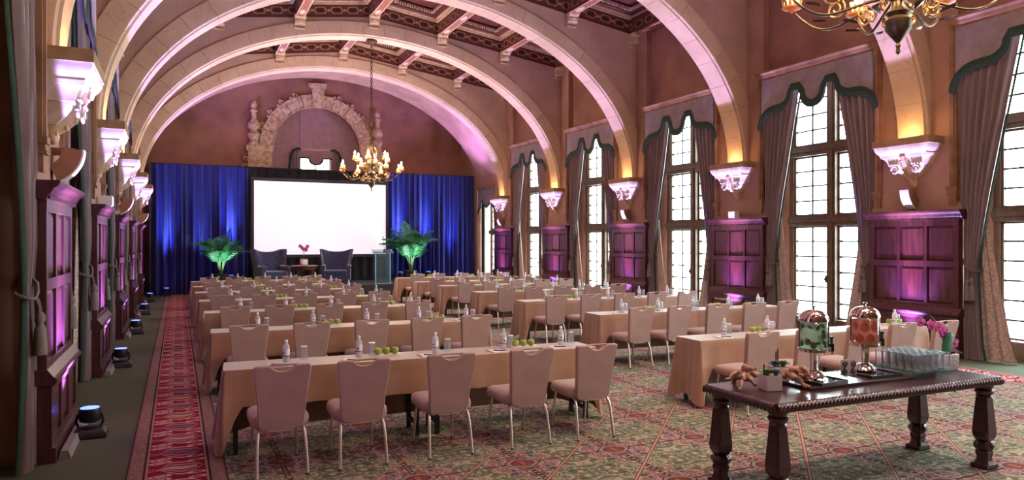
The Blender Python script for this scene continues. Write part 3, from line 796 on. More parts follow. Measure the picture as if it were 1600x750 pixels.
for s_ in (-1, 1):
    bl = MB()
    for (a, b_, z0, z1, d) in ((1.72, 2.72, 5.40, 5.62, .22), (1.76, 2.62, 4.3, 5.40, .16), (2.2, 2.66, 4.3, 5.4, .2)): bl.box(*sorted((s_ * a, s_ * b_)), -d, .02, z0, z1)
    p = obj('impost_block', bl, 'carved_stone', S)
    for x in (1.96, 2.42):
        for z in (4.6, 5.05):
            dm = MB().add([(s_ * x - .13, -.17 - (x > 2.2) * .04, z), (s_ * x + .13, -.17 - (x > 2.2) * .04, z), (s_ * x, -.17 - (x > 2.2) * .04, z + .17), (s_ * x, -.17 - (x > 2.2) * .04, z - .17), (s_ * x, -.25, z)], [(0, 4, 2), (2, 4, 1), (1, 4, 3), (3, 4, 0)])
            obj('diamond_boss', dm, 'carved_stone', p)
    obj('side_scroll', MB().torus((s_ * 2.74, -.08, 4.75), .12, .05, 14, 6, 'y'), 'carved_stone', S, 60); obj('side_scroll', MB().torus((s_ * 2.74, -.08, 5.1), .07, .04, 12, 6, 'y'), 'carved_stone', S, 60)
    obj('finial', MB().lathe([(.17, 5.62), (.2, 5.66), (.2, 5.74), (.14, 5.8), (.2, 5.92), (.24, 6.05), (.15, 6.17), (.12, 6.22), (.22, 6.3), (.25, 6.42), (.17, 6.56), (.10, 6.64), (.09, 6.9), (.15, 6.96), (.15, 7.0), (.08, 7.05), (.12, 7.15), (.11, 7.25), (.03, 7.38)], 12, (s_ * 2.44, -.12, 0)), 'carved_stone', S, 50)
# barrel vault over the last bay
va = MB(); VA, VB = 6.36, 4.46
va.grid(lambda u, w: (XC + VA * math.cos(PI * u), 24.78 + 2.45 * w, 3.62 + VB * math.sin(PI * u)), 48, 4)
pr = [(XC + VA * math.cos(PI * i / 48), 3.62 + VB * math.sin(PI * i / 48)) for i in range(49)]
va.add([(x, 27.23, z) for x, z in pr] + [(x, 27.23, 9.1) for x, z in pr], [(i, i + 1, 50 + i, 49 + i) for i in range(48)])
tag(obj('ceiling_vault', va, 'terracotta_pier', None, 40), 'plaster barrel vault over the stage behind the last arch', 'ceiling', kind='structure')
for sx in (-1, 1):
    light('SPOT', 'vault_lamp', (XC + sx * 5.7, 26.1, 4.0), (.55, .3, 1), 420, aim=(XC + sx * 3.6, 26.0, 7.3), spot_size=R(110), spot_blend=.8, shadow_soft_size=.1)

# rear wall behind the viewer
tag(obj('wall_rear', MB().box(XC - 7, XC + 7, YF - .2, YF, 0, 9.1), 'terracotta'), 'terracotta rear wall behind the viewer', 'wall', kind='structure')

# ------------------------------------------------------------------ valances and curtains
def valance_proto():
    P = put('scalloped_valance', None)
    half = []
    for i in range(7):                       # centre scoop
        a = PI / 2 * i / 6; half.append((.30 * math.sin(a), 4.86 - .31 * math.cos(a)))
    half += [(.33, 4.90), (.35, 4.96), (.50, 4.96), (.515, 4.90)]
    for i in range(1, 7):
        a = PI / 2 * i / 6; half.append((.515 + .36 * (1 - math.cos(a)), 4.90 - .30 * math.sin(a)))
    half += [(.90, 4.60), (.99, 4.595)]
    for i in range(1, 7):
        a = PI / 2 * i / 6; half.append((.99 + .35 * math.sin(a) , 4.595 - .34 * (1 - math.cos(a)) ))
    low = [(-y, z) for y, z in reversed(half)] + half[1:]
    n = len(low); m = MB()
    for x in (-.075, -.045):
        vs = [(x, y, z) for y, z in low] + [(x, y, HEAD) for y, z in low]
        m.add(vs, [(i, i + 1, n + i + 1, n + i) for i in range(n - 1)])
    obj('valance_cloth', m, 'valance_fabric', P)
    b = MB(); W_ = .12
    nor = []
    for i in range(n):
        a, c = low[max(0, i - 1)], low[min(n - 1, i + 1)]; dx, dz = c[0] - a[0], c[1] - a[1]; l = math.hypot(dx, dz) or 1
        nor.append((-dz / l, dx / l))
    rr = []
    for (y, z), (ny, nz) in zip(low, nor):
        rr.append([(-.09, y, z - .012), (-.077, y, z), (-.083, y + ny * W_, z + abs(nz) * W_ + .03), (-.093, y + ny * W_ * .5, z + abs(nz) * W_ * .5)])
    b.rings(rr); obj('green_band', b, 'green_trim', P)
    return P
VP_ = valance_proto()
def curtain_proto(d):
    P = put('tied_curtain', None)
    def inner(z):
        if z > 1.42: t = (z - 1.42) / (5.0 - 1.42); return 1.06 - .62 * t ** 1.15
        t = z / 1.42; return .98 + .08 * t ** .5
    def sheet(u, w, zt=5.02):
        z = zt * (1 - w); yo, yi = 1.345 if z > 2.5 else 1.275, inner(z)
        y = yo + (yi - yo) * u
        amp = .05 if z > 1.7 else .022 + .028 * min(1, abs(z - 1.42) / .5)
        x = .03 + amp * math.sin(u * 2 * PI * 6.5 + .8 * math.sin(z)) + .012 * math.sin(u * 31 + z)
        return (x, d * y, max(.012, z))
    m = MB().grid(sheet, 60, 30)
    obj('curtain_cloth', m, 'curtain_fabric', P, 70)
    l = MB().grid(lambda u, w: (.03 + .05 * math.sin(13 * PI + .8 * math.sin(5.02 * (1 - w))) + .012 + .03 * u, d * (inner(5.02 * (1 - w)) - .008 - .022 * math.sin(u * PI * .5)), max(.012, 5.02 * (1 - w))), 3, 24)
    obj('lining', l, 'curtain_lining', P, 70)
    rp = MB().tube([(.04, d * 1.28, 1.60), (-.03, d * 1.24, 1.53), (-.045, d * 1.17, 1.46), (-.04, d * 1.09, 1.41), (.0, d * 1.02, 1.42), (.08, d * 1.02, 1.45), (.12, d * 1.15, 1.5), (.10, d * 1.27, 1.6)], .017, 6)
    tb = obj('tieback_rope', rp, 'tassel', P, 60)
    for i, dy in enumerate((1.16, 1.09)):
        t = MB().tube([(-.05, d * dy, 1.41), (-.07, d * dy, 1.33), (-.065, d * dy, 1.27)], .01, 5).lathe([(.012, 1.30), (.032, 1.27), (.036, 1.23), (.02, 1.2), (.03, 1.18), (.038, 1.16), (.05, .98), (.05, .95)], 10, (-.07, d * dy, 0))
        obj('tassel', t, 'tassel', tb, 50)
    return P
def lace_proto(d):
    def inn(z): return 1.0 if z > 2.6 else .52 + .48 * (z / 2.6) ** .8
    m = MB().grid(lambda u, w: (.12 + .02 * math.sin(u * 2 * PI * 3.5), d * (1.22 + (inn(4.9 * (1 - w)) - 1.22) * u), max(.015, 4.9 * (1 - w))), 30, 22)
    return m.mesh('lace_curtain', 'lace', 70)
CU = {1: curtain_proto(1), -1: curtain_proto(-1)}
LC = {1: lace_proto(1), -1: lace_proto(-1)}
for side, nm in ((RIGHT, 'bright'), (LEFT, 'dark')):
    for j in range(0, 5):
        loc = (side[0], WIN[j], 0)
        place(VP_, 'va', 'mauve valance with dark green scalloped band over %s window, %s from the viewer' % (nm, ORD[j]), 'valance', loc, side[1], 'scalloped valances')
        for d in (1, -1):
            far = (d > 0) == (side is RIGHT)
            where = 'stage side' if far else 'near side'
            place(CU[d], 'cu%d' % d, 'mauve tied-back curtain, %s of the %s %s window' % (where, ORD[j], nm), 'curtain', loc, side[1], 'tied curtains')
            if not (side is LEFT and j == 0): tag(put('lace_curtain', LC[d], None, loc, (0, 0, side[1])), 'pale lace curtain, %s of the %s %s window' % (where, ORD[j], nm), 'lace curtain', 'lace curtains')
# small window by the stage
lv = thing('small_valance', 'small mauve valance with green band beside the blue stage drape', 'valance', (RIGHT[0], LASTC, 0))
lp = [(-.93, 3.05), (-.75, 3.25), (-.6, 3.3), (-.55, 3.52), (-.4, 3.55), (-.32, 3.4), (0, 3.28), (.32, 3.4), (.4, 3.55), (.55, 3.52), (.6, 3.3), (.75, 3.25), (.93, 3.05)]
m = MB(); n = len(lp); m.add([(.03, y, z) for y, z in lp] + [(.03, y, LHEAD) for y, z in lp], [(i, i + 1, n + i + 1, n + i) for i in range(n - 1)])
obj('valance_cloth', m, 'valance_fabric', lv); obj('green_band', MB().tube([(.02, y, z) for y, z in lp], .035, 5), 'green_trim', lv)
sc_ = MB().grid(lambda u, w: (.14 + .04 * math.sin(u * 30), -.93 + u * (.40 - .12 * w), 3.6 * (1 - w) + .01), 40, 8)
tag(obj('short_curtain', sc_, 'curtain_fabric', None, 70, (RIGHT[0], LASTC, 0)), 'pale mauve curtain at the small window beside the stage', 'curtain')
sc2 = MB().grid(lambda u, w: (.2 + .03 * math.sin(u * 24), -(-.93 + u * .35), 3.6 * (1 - w) + .01), 40, 8)
tag(obj('short_curtain', sc2, 'curtain_lining', None, 70, (RIGHT[0], LASTC, 0)), 'green lined curtain at the small window beside the stage', 'curtain')
tag(obj('trim_20', MB().box(-.08, .06, -1.05, 1.05, LHEAD, LHEAD + .1).box(-.05, .06, -1.05, -.95, 2.5, LHEAD), 'trim_stone', None, None, (RIGHT[0], LASTC, 0)), 'brown trim over the small window beside the stage', 'trim', kind='structure')

# ------------------------------------------------------------------ stage, drapes, screen
tag(bevel(obj('stage', MB().box(.9, 9.2, 23.9, 27.22, 0, .40), 'stage_black'), .01), 'low black stage platform in front of the blue drape', 'stage')
YD = 27.5
def drape(x0, x1, z1, m, y, name, lab, folds=4, amp=.10, cat='drape'):
    g = MB(); k = random.Random(int(x0 * 100))
    ph = k.random() * 6
    g.grid(lambda u, w: (x0 + (x1 - x0) * u, y + amp * (math.sin(u * 2 * PI * folds + ph) + .35 * math.sin(u * 2 * PI * folds * 2.3 + 2 * ph)) * (.55 + .45 * w), z1 * (1 - w) + .012), 16 * folds, 5)
    o = obj(name, g, m, None, 75); tag(o, lab, cat, 'stage drapes')
    hd = MB()
    for i in range(int((x1 - x0) / .11)): hd.box(x0 + .03 + i * .11, x0 + .1 + i * .11, y - amp * .9, y - amp * .6, z1 - .13, z1 - .01)
    return o
for i in range(3):
    drape(-.82 + 1.06 * i, -.82 + 1.06 * (i + 1) - .01, 4.6, 'blue_velvet', YD, 'blue_drape', 'royal blue velvet drape panel, %s from the runner' % SEAT[i])
for i in range(4):
    drape(7.55 + .93 * i, 7.55 + .93 * (i + 1) - .01, 4.6, 'blue_velvet', YD, 'blue_drape', 'royal blue velvet drape panel, %s from the screen' % SEAT[i])
drape(2.36, 7.54, 4.6, 'black_cloth', YD + .05, 'black_drape', 'black masking drape behind the projection screen', 14, .04)
tag(obj('drape_rail', MB().tube([(-.86, YD, 4.62), (11.3, YD, 4.62)], .028, 8), 'black_plastic', None, 40), 'black horizontal rail holding the stage drapes', 'rail')
for i, x in enumerate((-.86, 11.3)):
    tag(obj('drape_upright', MB().tube([(x, YD + .02, 0), (x, YD + .02, 4.59)], .025, 8).box(x - .18, x + .1 if x > 5 else x + .18, YD - .2, YD + .2, 0, .01), 'black_plastic', None, 40), 'thin black upright pole of the drape frame beside the %s' % ('dark windows' if i == 0 else 'bright windows'), 'pole', 'drape uprights')
S = thing('projection_screen', 'wide white projection screen in a dark frame between the blue drapes', 'screen', (5.0, 27.28, 0))
obj('screen_surface', MB().box(-2.46, 2.46, -.01, .01, 1.40, 4.12), 'screen_glow', S)
fm = MB(); 
for a in ((-2.56, 2.56, 4.12, 4.24), (-2.56, 2.56, 1.28, 1.40), (-2.56, -2.46, 1.4, 4.12), (2.46, 2.56, 1.4, 4.12)): fm.box(a[0], a[1], -.03, .03, a[2], a[3])
obj('screen_border', fm, 'screen_frame', S)
for s_ in (-1, 1): obj('screen_leg', MB().box(s_ * 2.5 - .03, s_ * 2.5 + .03, -.03, .03, .4, 1.28).box(s_ * 2.5 - .04, s_ * 2.5 + .04, -.1, .1, .4, .44), 'black_plastic', S)
sk = MB().grid(lambda u, w: (-2.45 + 4.9 * u, .05 + .03 * math.sin(u * 90), 1.3 - .89 * w), 160, 2)
obj('skirt', sk, 'black_cloth', S, 75)
for i, (x, p, on) in enumerate(((-.33, 260, 1), (.75, 120, 1), (1.75, 330, 1), (8.0, 360, 1), (9.15, 330, 1), (10.25, 300, 1))):
    o = copy_tree(UP); o.location = (x, 27.02, .4 if .9 < x < 9.2 else 0); o.rotation_euler = (0, 0, PI / 2)
    tag(o, 'black LED uplight at the foot of the blue drape, %s from the runner' % ['first', 'second', 'third', 'fourth', 'fifth', 'sixth'][i], 'uplight', 'drape uplights')
    zb = o.location.z + .33
    light('SPOT', 'drape_beam', (x, 27.02, zb), (.10, .16, 1.0), p * 2.6, aim=(x, 27.5, 2.6 + zb * .5), spot_size=R(24), spot_blend=1, shadow_soft_size=.05)
    light('SPOT', 'drape_core', (x, 27.02, zb), (.40, .50, 1.0), p * 2.2, aim=(x, 27.5, 2.3 + zb * .5), spot_size=R(13), spot_blend=1, shadow_soft_size=.03)

def armchair(lab, loc, rz):
    A = thing('wing_armchair', lab, 'armchair', loc, rz, 'navy wing armchairs')
    # faces -y
    bk = MB()
    def back(u, w):
        x = (u - .5) * 2; z = .42 + w * .80
        half = .34 + .14 * w ** 1.3
        top = -.10 * (1 - abs(x) ** 2.2) * (w ** 4)
        tuft = .018 * math.sin(x * 9 + (round(w * 6) % 2) * PI) * math.sin(w * 6 * PI)
        return (x * half, .26 + .16 * w - .16 * abs(x) ** 3 * w + tuft - .05, z + top)
    bk.grid(back, 24, 20)
    bk.grid(lambda u, w: (lambda p: (p[0], .40 + .12 * w, p[2]))(back(1 - u, w)), 24, 20)
    for e in (0, 1):
        bk.grid(lambda u, w: (lambda p: (p[0] * (1 + .0 * u), p[1] + (.40 + .12 * w - p[1]) * u, p[2]))(back(e, w)) if e == 0 else (lambda p: (p[0], p[1] + (.40 + .12 * w - p[1]) * (1 - u), p[2]))(back(e, w)), 2, 20)
    bk.grid(lambda u, w: (lambda p: (p[0], p[1] + (.52 - p[1]) * w, p[2]))(back(u, 1)), 24, 2)
    obj('backrest', bk, 'navy_velvet', A, 60)
    for s_ in (-1, 1):
        wg = MB()
        wg.rings([[(s_ * (.36 + .12 * t), .40, .62 + .6 * t - .0), (s_ * (.46 + .06 * t), .05 + .05 * t, .64 + .58 * t), (s_ * (.50 + .05 * t), .05 + .05 * t, .63 + .59 * t), (s_ * (.47 + .10 * t), .44 + .06 * t, .62 + .6 * t)] for t in (0, .3, .6, .85, 1)])
        obj('wing', wg, 'navy_velvet', A, 60)
        ar = MB().rings([[(s_ * .36, y, .12), (s_ * .36, y, z - .08), (s_ * .34, y, z - .02), (s_ * .38, y, z + .02), (s_ * .46, y, z + .02), (s_ * .50, y, z - .03), (s_ * .48, y, z - .1), (s_ * .48, y, .12)] for y, z in ((-.36, .60), (-.34, .62), (.0, .63), (.40, .66))])
        obj('armrest', bevel(obj('tmp', ar, 'navy_velvet'), .01) and ar, 'navy_velvet', A, 50) if False else obj('armrest', ar, 'navy_velvet', A, 50)
    bevel(obj('seat_cushion', MB().box(-.36, .36, -.40, .26, .30, .46), 'navy_velvet', A, 60), .05, 4)
    obj('seat_base', MB().box(-.37, .37, -.37, .4, .12, .30), 'navy_velvet', A)
    for x in (-.40, .40):
        for y in (-.32, .38): obj('leg', MB().lathe([(.015, 0), (.028, .12)], 8, (x, y, 0)), 'table_black', A, 40)
    bt = MB()
    for r_ in range(5):
        for c in range(4 + r_ % 2):
            w = .2 + r_ * .16; x = (c - (3 + r_ % 2) / 2) * .17
            bt.ball((x, .205 + .15 * w, .42 + w * .8), .016, 6, 4)
    o = obj('tufting_button', bt, 'navy_velvet', A, 60); o['kind'] = 'stuff'
    return A
armchair('navy tufted wing armchair on stage nearer the palm and the runner', (2.98, 25.55, .4), R(18)).scale = (1.06, 1, 1.0)
armchair('navy tufted wing armchair on stage nearer the acrylic podium', (5.17, 25.55, .4), R(-14)).scale = (1.06, 1, 1.0)

def orchid(P, base, h, n, r, lean, mt='orchid_pink', stems=2, fan=0.):
    """stems, leaves and blooms as children of P"""
    k = random.Random(n * 7 + int(h * 100))
    for s_ in range(stems):
        a = lean + s_ * 2.4
        pts = [(base[0] + math.cos(a) * h * .28 * t ** 2.2, base[1] + math.sin(a) * h * .28 * t ** 2.2, base[2] + h * (t - .12 * t ** 4)) for t in [i / 8 for i in range(9)]]
        obj('stem', MB().tube(pts, .006 * (r / .05), 5), 'palm_stem', P, 60)
        for b in range(n):
            t = 1 - b * .10; i = min(8, max(0, int(t * 8)))
            c = Vector(pts[i]) + Vector((fan * (b - (n - 1) / 2) * r * .62, 0, -fan * abs(b - n * .4) * r * .35)) + Vector((k.uniform(-.6, .6) * r, -.6 * r + k.uniform(-.6, .6) * r, k.uniform(-.5, .5) * r))
            fm_ = MB()
            for p_ in range(5):
                an = PI / 2 + p_ * 2 * PI / 5 + k.uniform(-.15, .15); dx, dz = math.cos(an), math.sin(an)
                pet = [(0, 0), (.35, .30), (.75, .42), (1.0, .2), (1.03, 0), (1.0, -.2), (.75, -.42), (.35, -.30)]
                fm_.prism([(c.x + r * (q * dx - w * dz), c.z + r * (q * dz + w * dx)) for q, w in pet], c.y - .003 - .004 * p_ % .01, c.y + .003, lambda aa, bb, hh: (aa, hh, bb))
            f_ = obj('blossom', fm_, mt, P)
            obj('lip', MB().ball((c.x, c.y - .012, c.z - .1 * r), r * .26, 7, 5), 'orchid_lip', f_, 60)
    for l in range(4):
        a = l * 1.7 + .4; L = h * .34
        m = MB(); rr = []
        for i in range(7):
            t = i / 6; w = .32 * L * math.sin(PI * (.12 + .86 * t)) * .5
            ctr = (base[0] + math.cos(a) * L * t, base[1] + math.sin(a) * L * t, base[2] + L * .5 * math.sin(t * 2.2) * .6)
            nx, ny = -math.sin(a), math.cos(a)
            rr.append([(ctr[0] + nx * w, ctr[1] + ny * w, ctr[2] + .01), (ctr[0], ctr[1], ctr[2] - .004), (ctr[0] - nx * w, ctr[1] - ny * w, ctr[2] + .01), (ctr[0], ctr[1], ctr[2] + .003)])
        m.rings(rr); obj('leaf', m, 'palm_leaf', P, 60)

T = thing('oval_side_table', 'dark red wooden side table with curved legs between the armchairs', 'side table', (4.05, 25.45, .4))
obj('table_top', MB().lathe([(.44, .60), (.46, .61), (.46, .635), (.44, .645)], 24), 'red_wood', T, 30)
obj('apron', MB().lathe([(.38, .50), (.40, .60)], 24), 'red_wood', T, 30)
for i in range(4):
    a = PI / 4 + i * PI / 2; c, s_ = math.cos(a), math.sin(a)
    obj('leg', MB().tube([(.38 * c, .38 * s_, .56), (.36 * c, .36 * s_, .42), (.27 * c, .27 * s_, .22), (.24 * c, .24 * s_, .1), (.27 * c, .27 * s_, 0)], [.03, .026, .02, .018, .02], 6), 'red_wood', T, 50)
obj('shelf', MB().lathe([(.22, .16), (.22, .185)], 16), 'red_wood', T, 30)
O = thing('potted_orchid', 'pink orchid in a round white pot on the side table', 'orchid', (4.02, 25.4, 1.045))
obj('pot', MB().lathe([(.09, 0), (.13, .04), (.14, .13), (.13, .21), (.115, .215), (.10, .19)], 18), 'white_ceramic', O, 35)
orchid(O, (0, 0, .19), .58, 4, .065, .4)
L = thing('acrylic_podium', 'clear acrylic lectern with microphone on the stage edge', 'lectern', (6.55, 24.42, .4), R(-4))
obj('base_plate', MB().box(-.32, .32, -.2, .24, 0, .03), 'acrylic', L)
obj('front_panel', MB().box(-.27, .27, .10, .125, .03, 1.1), 'acrylic', L)
for s_ in (-1, 1): obj('side_panel', MB().box(*sorted((s_ * .27, s_ * .245)), -.16, .10, .03, 1.08), 'acrylic', L)
for s_ in (-1, 1): obj('panel_edge', MB().box(*sorted((s_ * .272, s_ * .245)), -.175, -.161, .03, 1.08), 'acrylic_edge', L)
obj('base_edge', MB().box(-.32, .32, -.21, -.2, 0, .03), 'acrylic_edge', L)
obj('reading_shelf', MB().prism([(-.26, 1.07), (.22, 1.20), (.22, 1.225), (-.26, 1.095)], -.36, .36, lambda a, b, h: (h, a, b)), 'acrylic', L)
mc = obj('microphone', MB().tube([(.12, .16, 1.18), (.08, .12, 1.4), (.05, .06, 1.62)], .007, 6).lathe([(.05, 1.17), (.05, 1.2), (.02, 1.215)], 10, (.12, .16, 0)), 'iron', L, 40)
obj('microphone_head', MB().ball((.05, .055, 1.64), .026, 8, 6), 'iron', mc, 60)

def palm(lab, loc, h, seed, n=15):
    P = thing('potted_palm', lab, 'palm', loc, 0, 'stage palms'); k = random.Random(seed)
    obj('pot', MB().lathe([(.15, 0), (.19, .02), (.22, .32), (.24, .34), (.24, .37), (.2, .37), (.19, .33)], 16), 'pot_dark', P, 35)
    for i in range(n):
        a = i * 2.399 + k.uniform(-.3, .3); sp_ = k.uniform(.22, .95); L_ = h * k.uniform(.72, 1.08) * (1 - .12 * sp_)
        pts = []
        for t in [q / 14 for q in range(15)]:
            rr = sp_ * (.12 * t + .75 * t ** 2.2) * h * .62
            pts.append(Vector((math.cos(a) * rr + math.cos(a) * .05, math.sin(a) * rr * .8 + math.sin(a) * .05, .33 + L_ * (t - sp_ * .42 * t ** 3.2))))
        f_ = obj('frond_stalk', MB().tube(pts, [.013 * (1 - .8 * q / 14) for q in range(15)], 5), 'palm_stem', P, 60)
        lf = MB()
        for q in range(5, 15):
            p = pts[q]; t_ = (pts[min(14, q + 1)] - pts[q - 1]).normalized(); side = t_.cross(Vector((0, 0, 1))).normalized()
            for s_ in (-1, 1):
                for sub in (0., .5):
                    b = p + t_ * (sub * .1); Lf = h * .26 * math.sin(PI * (.25 + .72 * (q - 5 + sub) / 10))
                    d = (side * s_ + t_ * .75 + Vector((0, 0, -.10))).normalized(); e = b + d * Lf + Vector((0, 0, -.30 * Lf)); mid = b + d * Lf * .5 + Vector((0, 0, -.04 * Lf)); wv = t_ * (.024 * h / 2)
                    lf.add([b - wv * .4, mid - wv, e, mid + wv, b + wv * .4, mid + Vector((0, 0, .006))], [(0, 1, 5), (1, 2, 5), (2, 3, 5), (3, 4, 5), (4, 0, 5)])
        o = obj('leaflet', lf, 'palm_leaf', f_); o['kind'] = 'stuff'
    return P
palm('potted palm in front of the blue drape beside the runner', (1.35, 26.15, .4), 1.75, 3, 18)
palm('tall potted palm in front of the blue drape beside the podium', (8.15, 26.15, .4), 2.2, 11, 18)
light('SPOT', 'palm_fill_light', (1.75, 25.0, .45), (.75, 1, .9), 240, aim=(1.4, 26.1, 1.5), spot_size=R(45), spot_blend=.8, shadow_soft_size=.04)  # lights added in front to brighten both palms
light('SPOT', 'palm_fill_light', (8.5, 25.0, .45), (.75, 1, .9), 280, aim=(8.2, 26.1, 1.6), spot_size=R(45), spot_blend=.8, shadow_soft_size=.04)

# ------------------------------------------------------------------ chandeliers
def chandelier():
    P = put('bronze_chandelier', None)         # origin at the tip of the finial
    obj('hub', MB().lathe([(.004, 0), (.018, .02), (.012, .05), (.02, .07), (.012, .09), (.06, .15), (.095, .2), (.10, .27), (.07, .30), (.095, .33), (.055, .37), (.045, .42), (.10, .47), (.115, .53), (.06, .58), (.05, .66), (.09, .74), (.12, .85), (.10, .97), (.05, 1.06), (.035, 1.2), (.05, 1.28), (.07, 1.36), (.04, 1.46), (.025, 1.6), (.05, 1.68), (.03, 1.76), (.02, 1.9)], 16), 'bronze', P, 40)
    def arm(parent, a, r, z0, zc, sc=1.):
        c, s_ = math.cos(a), math.sin(a)
        def pt(q, z): return (c * q, s_ * q, z)
        path = []
        N = 18
        for i in range(N + 1):
            t = i / N
            q = .06 + (r - .06) * t
            z = z0 + (zc - z0 - .02) * t ** 1.6 - .17 * sc * math.sin(PI * t) * (1 - .15 * t) + .05 * math.sin(2 * PI * t) * sc
            path.append(pt(q, z))
        A = obj('arm', MB().tube(path, [.014 - .004 * i / N for i in range(N + 1)], 6), 'bronze', parent, 60)
        sp_ = MB(); pts = []
        for i in range(22):
            b = i / 21 * 3.3 * PI; rr = .085 * sc * (1 - i / 26)
            pts.append(pt(r * .56 + rr * math.cos(b + 2.4), z0 - .03 + (zc - z0) * .42 + rr * math.sin(b + 2.4)))
        sp_.tube(pts, .009, 5); obj('scroll', sp_, 'gilt', A, 60); sp_ = MB(); pts = []
        for i in range(20):
            b = -i / 19 * 3.0 * PI; rr = .065 * sc * (1 - i / 24)
            pts.append(pt(r * .28 + rr * math.cos(b + 2.8), z0 - .12 * sc + rr * math.sin(b + 2.8)))
        sp_.tube(pts, .009, 5); obj('scroll', sp_, 'gilt', A, 60)
        for q0, zz in ((r * .46, z0 - .17 * sc), (r * .78, zc - .16 * sc)):
            lf = MB()
            for s2 in range(4):
                t = s2 / 3; qq = q0 - .11 * t * sc; w = .03 * math.sin(PI * (.2 + .75 * t)); z = zz - .02 * t
                if s2 == 0: prev = (qq, z, w); continue
                n1, n2 = (-s_, c), (s_, -c)
                def P3(q, z, w): return [(c * q + n1[0] * w, s_ * q + n1[1] * w, z + .004), (c * q, s_ * q, z - .012), (c * q - n1[0] * w, s_ * q - n1[1] * w, z + .004), (c * q, s_ * q, z + .008)]
                lf.rings([P3(*prev), P3(qq, z, w)]); prev = (qq, z, w)
            obj('leaf', lf, 'bronze', A, 50)
        # bobeche, crown cup, candle
        x, y = c * r, s_ * r
        cup = obj('candle_cup', MB().lathe([(.012, zc - .04), (.03, zc - .02), (.085, zc), (.09, zc + .012), (.05, zc + .006), (.03, zc + .02)], 14, (x, y, 0)), 'red_cup', A, 40)
        cr = MB()
        for i in range(12):
            b = 2 * PI * i / 12; q = .072
            cr.add([(x + q * math.cos(b - .2), y + q * math.sin(b - .2), zc + .01), (x + q * math.cos(b + .2), y + q * math.sin(b + .2), zc + .01), (x + (q + .012) * math.cos(b + .16), y + (q + .012) * math.sin(b + .16), zc + .06), (x + (q + .018) * math.cos(b), y + (q + .018) * math.sin(b), zc + .085), (x + (q + .012) * math.cos(b - .16), y + (q + .012) * math.sin(b - .16), zc + .06)], [(0, 1, 2, 3, 4)])
        obj('crown', cr, 'gilt', cup)['kind'] = 'stuff'
        cd = MB()
        for i in range(5):
            b = 2 * PI * i / 5; cd.lathe([(.014, zc + .01), (.014, zc + .12)], 7, (x + .042 * math.cos(b), y + .042 * math.sin(b), 0))
        cd.lathe([(.02, zc), (.02, zc + .15)], 10, (x, y, 0))
        obj('candle_sleeve', cd, 'amber_sleeve', A, 40)
        obj('bulb', MB().lathe([(.010, zc + .15), (.026, zc + .175), (.022, zc + .21), (.004, zc + .26)], 10, (x, y, 0)), 'bulb_glow', A, 60)
    for i in range(8): arm(P, i * PI / 4 + .22, .90, .46, .60)
    for i in range(6): arm(P, i * PI / 3 + .1, .50, .80, .90, .7)
    cg = MB()
    for i in range(6):
        a = i * PI / 3; c, s_ = math.cos(a), math.sin(a)
        cg.tube([(c * .10, s_ * .10, 1.3), (c * .16, s_ * .16, 1.15), (c * .13, s_ * .13, .98)], .008, 5)
    obj('crown_cage', cg, 'gilt', P, 60)
    z = 1.9; i = 0; ch = []
    obj('hook_ring', MB().torus((0, 0, 1.98), .075, .014, 16, 6, 'y'), 'bronze', P, 60)
    lm = MB().torus((0, 0, 0), .032, .009, 12, 5, 'y')
    for q, (x, y, zz) in enumerate(lm.v): lm.v[q] = (x, y, zz * 1.5)
    lme = lm.mesh('chain_link', 'bronze', 60); z = 2.10
    while z < 4.28:
        put('chain_link', lme, P, (0, 0, z), (0, 0, PI / 2 * (i % 2))); z += .08; i += 1
    obj('canopy', MB().lathe([(.02, 4.26), (.05, 4.30), (.11, 4.36), (.17, 4.38), (.17, 4.40)], 18), 'bronze', P, 40)
    return P
CHN = chandelier()
for key, y, lab in (('c', 3.70, 'ornate bronze candle chandelier hanging close overhead near the buffet'), ('c', PIER[3], 'glowing bronze candle chandelier hanging before the screen')):
    place(CHN, 'ch', lab, 'chandelier', (XC, y, 3.36), 0, 'bronze chandeliers')
    for i in range(4):
        a = PI / 4 + i * PI / 2
        light('POINT', 'chandelier_glow', (XC + .62 * math.cos(a), y + .62 * math.sin(a), 3.36 + .98), (1, .68, .42), 75, shadow_soft_size=.12)

